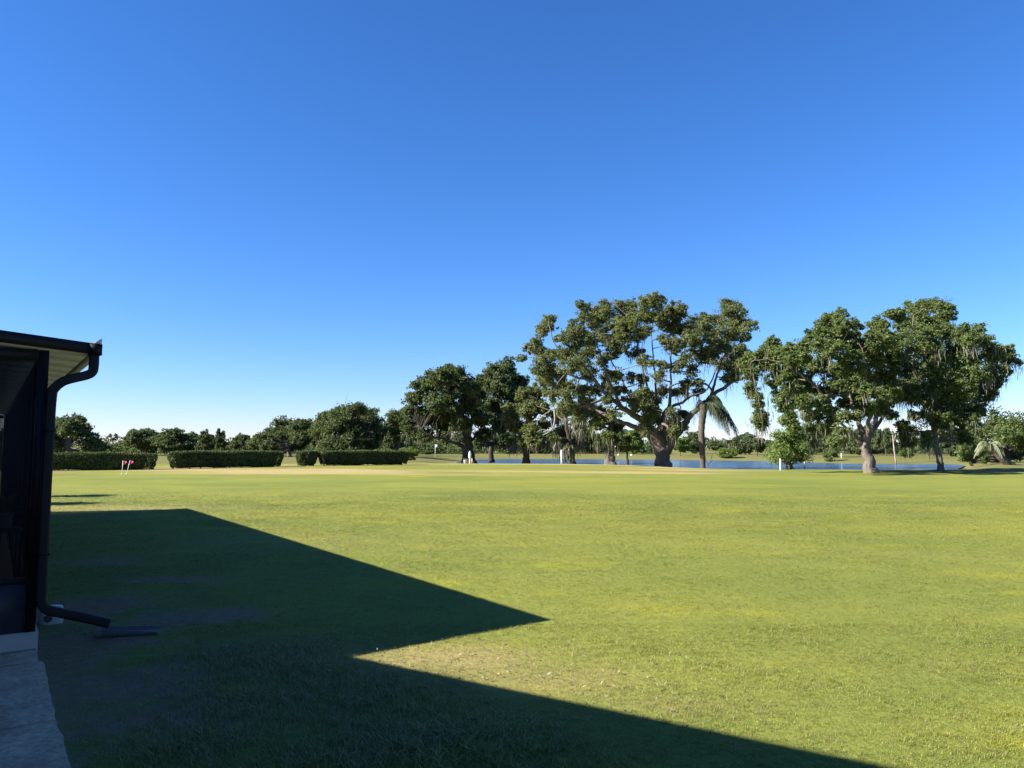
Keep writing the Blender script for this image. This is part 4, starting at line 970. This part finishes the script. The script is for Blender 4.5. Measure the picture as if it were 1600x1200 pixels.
MB().box(-.06, .06, -.05, .05, -.1, 1.28).build('post', M['white'], t)
MB().box(.065, .20, -.02, .02, .55, 1.22).build('board', M['white'], t)
MB().prism((-.07, -.06, 1.28), (.07, -.06, 1.28), (.07, .06, 1.28), (-.07, .06, 1.28), (0, 0, .04)).build('cap', M['white'], t)
def stake(name, label, px, Y, H, r, mat):
    b = ground_at(px, Y); t = tag(empty(name, b), label, 'post')
    MB().tube([(0, 0, -.1), (0, 0, H - .03)], r, 10).build('shaft', M[mat], t); MB().tube([(0, 0, H - .03), (0, 0, H - .01), (0, 0, H)], [r * 1.1, r * 1.1, r * .5], 10).build('cap', M[mat], t)
stake('marker_stake', 'white marker stake at the lawn edge before the cypress', 1217, 51.0, .80, .045, 'white')
stake('marker_post', 'grey post standing in the water edge right of the cypress', 1254.5, 58.5, 1.25, .045, 'greypost')
stake('marker_stake', 'thin dark stake at the pond edge left of the white sign', 844, 71.5, .55, .04, 'blackpost')
stake('marker_stake', 'white stake on the far bank right of the round bush', 1312.5, 104, .7, .06, 'white')
b = ground_at(680.5, 120); t = tag(empty('flagstick', b), 'distant golf flagstick with white flag under the broad oak limb', 'flag')
MB().tube([(0, 0, -.1), (0, 0, 2.0)], .03, 8).build('pole', M['white'], t)
MB().prism((0, -.01, 1.5), (.42, -.01, 1.45), (.42, .01, 1.45), (0, .01, 1.5), (0, 0, .42)).build('pennant', M['white'], t)
for px, Yd, lab in ((966, 133, 'white tee marker on the far bank behind the rough trunk'), (986, 131, 'white tee marker on the far bank beside the thin black trunk')):
    b = ground_at(px, Yd); t = tag(empty('tee_marker', b), lab, 'tee marker'); th_ = np.linspace(0, math.pi / 2, 6)
    MB().tube([(0, 0, .22 * math.sin(x)) for x in th_], [max(.02, .2 * math.cos(x)) for x in th_], 14).build('dome', M['white'], t, True)

# ------------------------------------------------------------------ by the downspout
b0, b1 = G(148, 999, .0), G(246, 991, .0); d = b1 - b0; L = np.linalg.norm(d); d /= L; s_ = np.array([-d[1], d[0], 0])
t = tag(empty('splash_block', b0), 'grey plastic splash block trough under the downspout end', 'splash block')
m = MB(); ns = 9; prof = lambda w_, h: np.array([(-w_, 0), (-w_, h), (-w_ * .88, h), (-w_ * .78, h * .35), (w_ * .78, h * .35), (w_ * .88, h), (w_, h), (w_, 0)])
vv = []
for i in range(ns):
    f_ = i / (ns - 1); pr_ = prof(.075 + .045 * f_, .07 * (1 - .6 * f_))
    vv.append(d * L * f_ + s_ * .10 + np.outer(pr_[:, 0], s_) + np.outer(pr_[:, 1], [0, 0, 1.0]))
vv = np.concatenate(vv); q = [(i * 8 + k, i * 8 + (k + 1) % 8, (i + 1) * 8 + (k + 1) % 8, (i + 1) * 8 + k) for i in range(ns - 1) for k in range(8)] + [(0, 1, 2, 3), (0, 3, 4, 7), (4, 5, 6, 7)]
m.add(vv, q); m.build('trough', M['splash'], t)
b = G(80, 974)
t = tag(empty('drain_box', b, 0.6), 'small white rounded plastic fitting on the ground behind the downspout', 'drain fitting')
m = MB(); e = 4; rows = []
for z, k in ((0, .95), (.03, 1.0), (.11, 1.0), (.145, .9), (.155, .7)):
    th = np.linspace(0, 2 * math.pi, 24, endpoint=False); r = (np.abs(np.cos(th)) ** e + np.abs(np.sin(th)) ** e) ** (-1 / e)
    rows.append(np.stack([np.cos(th) * r * .095 * k, np.sin(th) * r * .07 * k, np.full(24, z)], 1))
v = np.vstack(rows + [[(0, 0, .158)]]); q = [(i * 24 + k, i * 24 + (k + 1) % 24, (i + 1) * 24 + (k + 1) % 24, (i + 1) * 24 + k) for i in range(4) for k in range(24)]
m.add(v, q, [(96 + k, 96 + (k + 1) % 24, 120) for k in range(24)]); m.build('housing', M['whitepl'], t, True)
MB().tube([(-.03, -.062, .06), (-.03, -.078, .06), (-.03, -.079, .06)], [.034, .034, .026], 16).build('port', M['blackpost'], t)

# ------------------------------------------------------------------ the house whose roof shades the foreground (beside the camera)
M['stucco'] = flat_mat('stucco', (0.30, 0.27, 0.24), 0.9, 0.1, 0.08, 20, bump=.3)
M['shingle'] = flat_mat('shingle', (0.09, 0.085, 0.08), 0.95, 0.1, 0.25, 14)
house = tag(empty('house', UV(1.8, -6, 0)), 'single-storey gabled house beside the walk, its shadow across the lawn', 'house')
HO = -Vector(UV(1.8, -6, 0))
def hz(u): return 2.604 + .333 * (7.02 - u) if u > 1.8 else 2.604 + .333 * (7.02 - 3.6 + u)
VR, VH, VB = -1.487, -1.85, -12.0
for (ua, ub_) in ((7.06, 1.8), (-3.46, 1.8)):
    za, zb = hz(ua), hz(ub_); m = MB()
    m.add([UV(ua, VR, za - .16), UV(ub_, VR, zb - .16), UV(ub_, VB, zb - .16), UV(ua, VB, za - .16), UV(ua, VR, za), UV(ub_, VR, zb), UV(ub_, VB, zb), UV(ua, VB, za)],
          [(3, 2, 1, 0), (4, 5, 6, 7), (0, 1, 5, 4), (1, 2, 6, 5), (2, 3, 7, 6), (3, 0, 4, 7)])
    o = m.build('roof_slope', M['shingle'], house); o.location = HO
m = MB(); g0, g1 = 6.7, -3.1
m.add([UV(g0, VH, -.1), UV(g1, VH, -.1), UV(g1, VH, hz(g1) - .17), UV(1.8, VH, hz(1.8) - .17), UV(g0, VH, hz(g0) - .17), UV(g0, VB + .3, -.1), UV(g1, VB + .3, -.1), UV(g1, VB + .3, hz(g1) - .17), UV(1.8, VB + .3, hz(1.8) - .17), UV(g0, VB + .3, hz(g0) - .17)],
      [(0, 1, 2, 4), (5, 9, 7, 6), (0, 5, 6, 1), (0, 4, 9, 5), (1, 6, 7, 2), (4, 3, 8, 9), (3, 2, 7, 8)], [(4, 2, 3), (9, 8, 7)])
o = m.build('wall', M['stucco'], house); o.location = HO
# unseen stand-in trees, added beyond the left edge to cast two thin lawn shadows
for px_s, py_s, H, lab, sd_ in ((118, 774, 3.3, 'unseen tree added left of the frame to cast the longer thin shadow', 71), (92, 788, 3.1, 'unseen tree added left of the frame to cast the shorter thin shadow', 72)):
    sh = G(px_s, py_s); b = np.array([sh[0] - 1.548 * H, sh[1] - .382 * H, 0.0]); rng = np.random.RandomState(sd_)
    cl = [(b[0] + rng.normal(0, .5), b[1] + rng.normal(0, .28), H + rng.normal(0, .2), .5) for _ in range(9)]
    make_tree('shadow_tree', lab, 'tree', b, [([b - (0, 0, .1), b + (0, 0, H * .5), b + (0.05, 0, H)], .06, .03)], cl, 140, .16, (M['leaf_oak2'], M['bark']), sd_, twigs=1, branch_r=.02)

# leaves of the potted plant
rng = np.random.RandomState(4)
for k in range(14):
    an = k * 2.4; L = rng.uniform(.10, .2); h = np.array([math.cos(an), math.sin(an), 0]); sd2 = np.array([-h[1], h[0], 0]) * .035; z = .16 + .012 * k
    v = [h * .01 + (0, 0, .13), h * L * .55 + sd2 + (0, 0, z), h * L + (0, 0, z - .02), h * L * .55 - sd2 + (0, 0, z)]
    obj('leaf', mesh_np('leaf', v, [(0, 1, 2, 3)], None, M['leaf_bright']), pp)

# ------------------------------------------------------------------ grass blades near the camera
def tuft(seed, n, h, lean):
    rng = np.random.RandomState(seed); v = []; q = []; t = []
    for i in range(n):
        a_ = rng.uniform(0, 6.283); p0 = np.array([rng.normal(0, .028), rng.normal(0, .028), -.006]); hh = h * rng.uniform(.5, 1.15); d = np.array([math.cos(a_), math.sin(a_), 0]); s_ = np.array([-d[1], d[0], 0]) * rng.uniform(.0011, .0021)
        l_ = lean * rng.uniform(.3, 1.3) * hh
        p1 = p0 + d * l_ * .35 + (0, 0, hh * .6); p2 = p0 + d * l_ + (0, 0, hh * rng.uniform(.75, 1))
        b_ = len(v); v += [p0 - s_, p0 + s_, p1 + s_ * .85, p1 - s_ * .85, p2]; q.append((b_, b_ + 1, b_ + 2, b_ + 3)); t.append((b_ + 3, b_ + 2, b_ + 4))
    return mesh_np('grass_tuft', v, q, t, M['blade'])
tc = bpy.data.collections.new('tufts')
for k in range(6):
    tc.objects.link(bpy.data.objects.new('grass_tuft', tuft(900 + k, 16, .042, .9)))
rng = np.random.RandomState(8)
def scatter(n0, d0, d1, dens):
    # candidates over the view wedge
    D = np.sqrt(rng.uniform(d0 * d0, d1 * d1, n0)); x = D * rng.uniform(-.74, .74, n0); y = D
    area = (.74 * (d1 * d1 - d0 * d0)); return x, y, dens * area / n0
xs_, ys_, sc_ = [], [], []
def addg(n0, d0, d1, dens_f):
    x, y, _ = scatter(n0, d0, d1, 1); area = .74 * (d1 * d1 - d0 * d0); dn = dens_f(y)
    keep = rng.uniform(0, 1, n0) < dn * area / n0; xs_.append(x[keep]); ys_.append(y[keep])
addg(60000, 3.0, 7.0, lambda d: 900 + 0 * d)
addg(200000, 7.0, 32.0, lambda d: 900 * (7 / d) ** 1.35)
x = np.concatenate(xs_); y = np.concatenate(ys_)
md, my, mr = masks(x, y)
vv_ = x * V[0] + y * V[1]; uu_ = x * U[0] + y * U[1]
keep = (vv_ > .45) & (rng.uniform(0, 1, len(x)) > md * .7)
keep &= ~((vv_ < .43) & (uu_ < 23))
x, y, my = x[keep], y[keep], my[keep]
tall = np.zeros(len(x))
for px, py, rx, ry in ((500, 1100, .9, .8), (620, 1160, .8, .5), (400, 1040, .7, .6), (760, 1190, .7, .3), (330, 1150, .5, .4)):
    cx, cy = gpt(px, py); tall = np.maximum(tall, blob(x, y, cx, cy, rx, ry, .6))
cl_n = np.sin(x * 3.1 + 1.7 * np.sin(y * 2.3)) * np.sin(y * 2.7 + x)
z = height(x, y)
sc = rng.uniform(.55, 1.1, len(x)) * (.56 + .14 * cl_n) * (1 + 3.0 * tall * rng.uniform(.2, 1, len(x))) * (1 + .035 * np.clip(y - 6, 0, 30)) * (1 - .8 * sstep(y, 19, 32))
dryv = np.clip(my * rng.uniform(.4, 1.3, len(x)) + (rng.uniform(0, 1, len(x)) < .07) * .7, 0, 1)
sc *= (1 - .35 * my)
me = bpy.data.meshes.new('grass'); me.vertices.add(len(x)); me.vertices.foreach_set('co', np.stack([x, y, z], 1).astype(np.float32).ravel())
for nm, dat in (('gscale', sc), ('dry', dryv), ('yaw', rng.uniform(0, 6.283, len(x)))):
    at_ = me.attributes.new(nm, 'FLOAT', 'POINT'); at_.data.foreach_set('value', dat.astype(np.float32))
go = tag(obj('grass', me), 'short mown grass blades on the near lawn', 'grass', kind='stuff')
ng = bpy.data.node_groups.new('grass_scatter', 'GeometryNodeTree')
ng.interface.new_socket('Geometry', in_out='INPUT', socket_type='NodeSocketGeometry'); ng.interface.new_socket('Geometry', in_out='OUTPUT', socket_type='NodeSocketGeometry')
N = ng.nodes; gi = N.new('NodeGroupInput'); go_ = N.new('NodeGroupOutput'); ip = N.new('GeometryNodeInstanceOnPoints'); ci = N.new('GeometryNodeCollectionInfo')
ci.inputs['Collection'].default_value = tc; ci.inputs['Separate Children'].default_value = True; ci.inputs['Reset Children'].default_value = True
def named(nm):
    a_ = N.new('GeometryNodeInputNamedAttribute'); a_.data_type = 'FLOAT'; a_.inputs['Name'].default_value = nm; return a_.outputs['Attribute']
cx = N.new('ShaderNodeCombineXYZ'); ng.links.new(named('yaw'), cx.inputs['Z'])
ng.links.new(gi.outputs[0], ip.inputs['Points']); ng.links.new(ci.outputs[0], ip.inputs['Instance']); ip.inputs['Pick Instance'].default_value = True
ng.links.new(cx.outputs[0], ip.inputs['Rotation']); ng.links.new(named('gscale'), ip.inputs['Scale']); ng.links.new(ip.outputs[0], go_.inputs[0])
md_ = go.modifiers.new('scatter', 'NODES'); md_.node_group = ng

# fallen leaves and bits on the near lawn
M['litter'] = leaf_mat('litter', (0.14, 0.10, 0.06), (0.30, 0.25, 0.18), 0.1)
rng = np.random.RandomState(19); L_ = []
for px, py, s_, n in ((700, 1030, .8, 120), (820, 1055, .9, 70), (550, 860, 1.5, 25), (900, 1090, .8, 40), (250, 990, .7, 30), (760, 1100, 1.5, 30), (1055, 1030, .15, 8)):
    cx_, cy_ = gpt(px, py); L_.append(np.stack([cx_ + rng.normal(0, s_ * .6, n), cy_ + rng.normal(0, s_ * .4, n)], 1))
L_ = np.concatenate(L_); P = np.column_stack([L_, height(L_[:, 0], L_[:, 1]) + rng.uniform(.012, .04, len(L_))])
v, q = leaves(P, .034, .012, rng, 2.2)
tag(obj('fallen_leaves', mesh_np('fallen_leaves', v, q, None, M['litter'])), 'dry leaf bits scattered on the near lawn', 'leaves', kind='stuff')
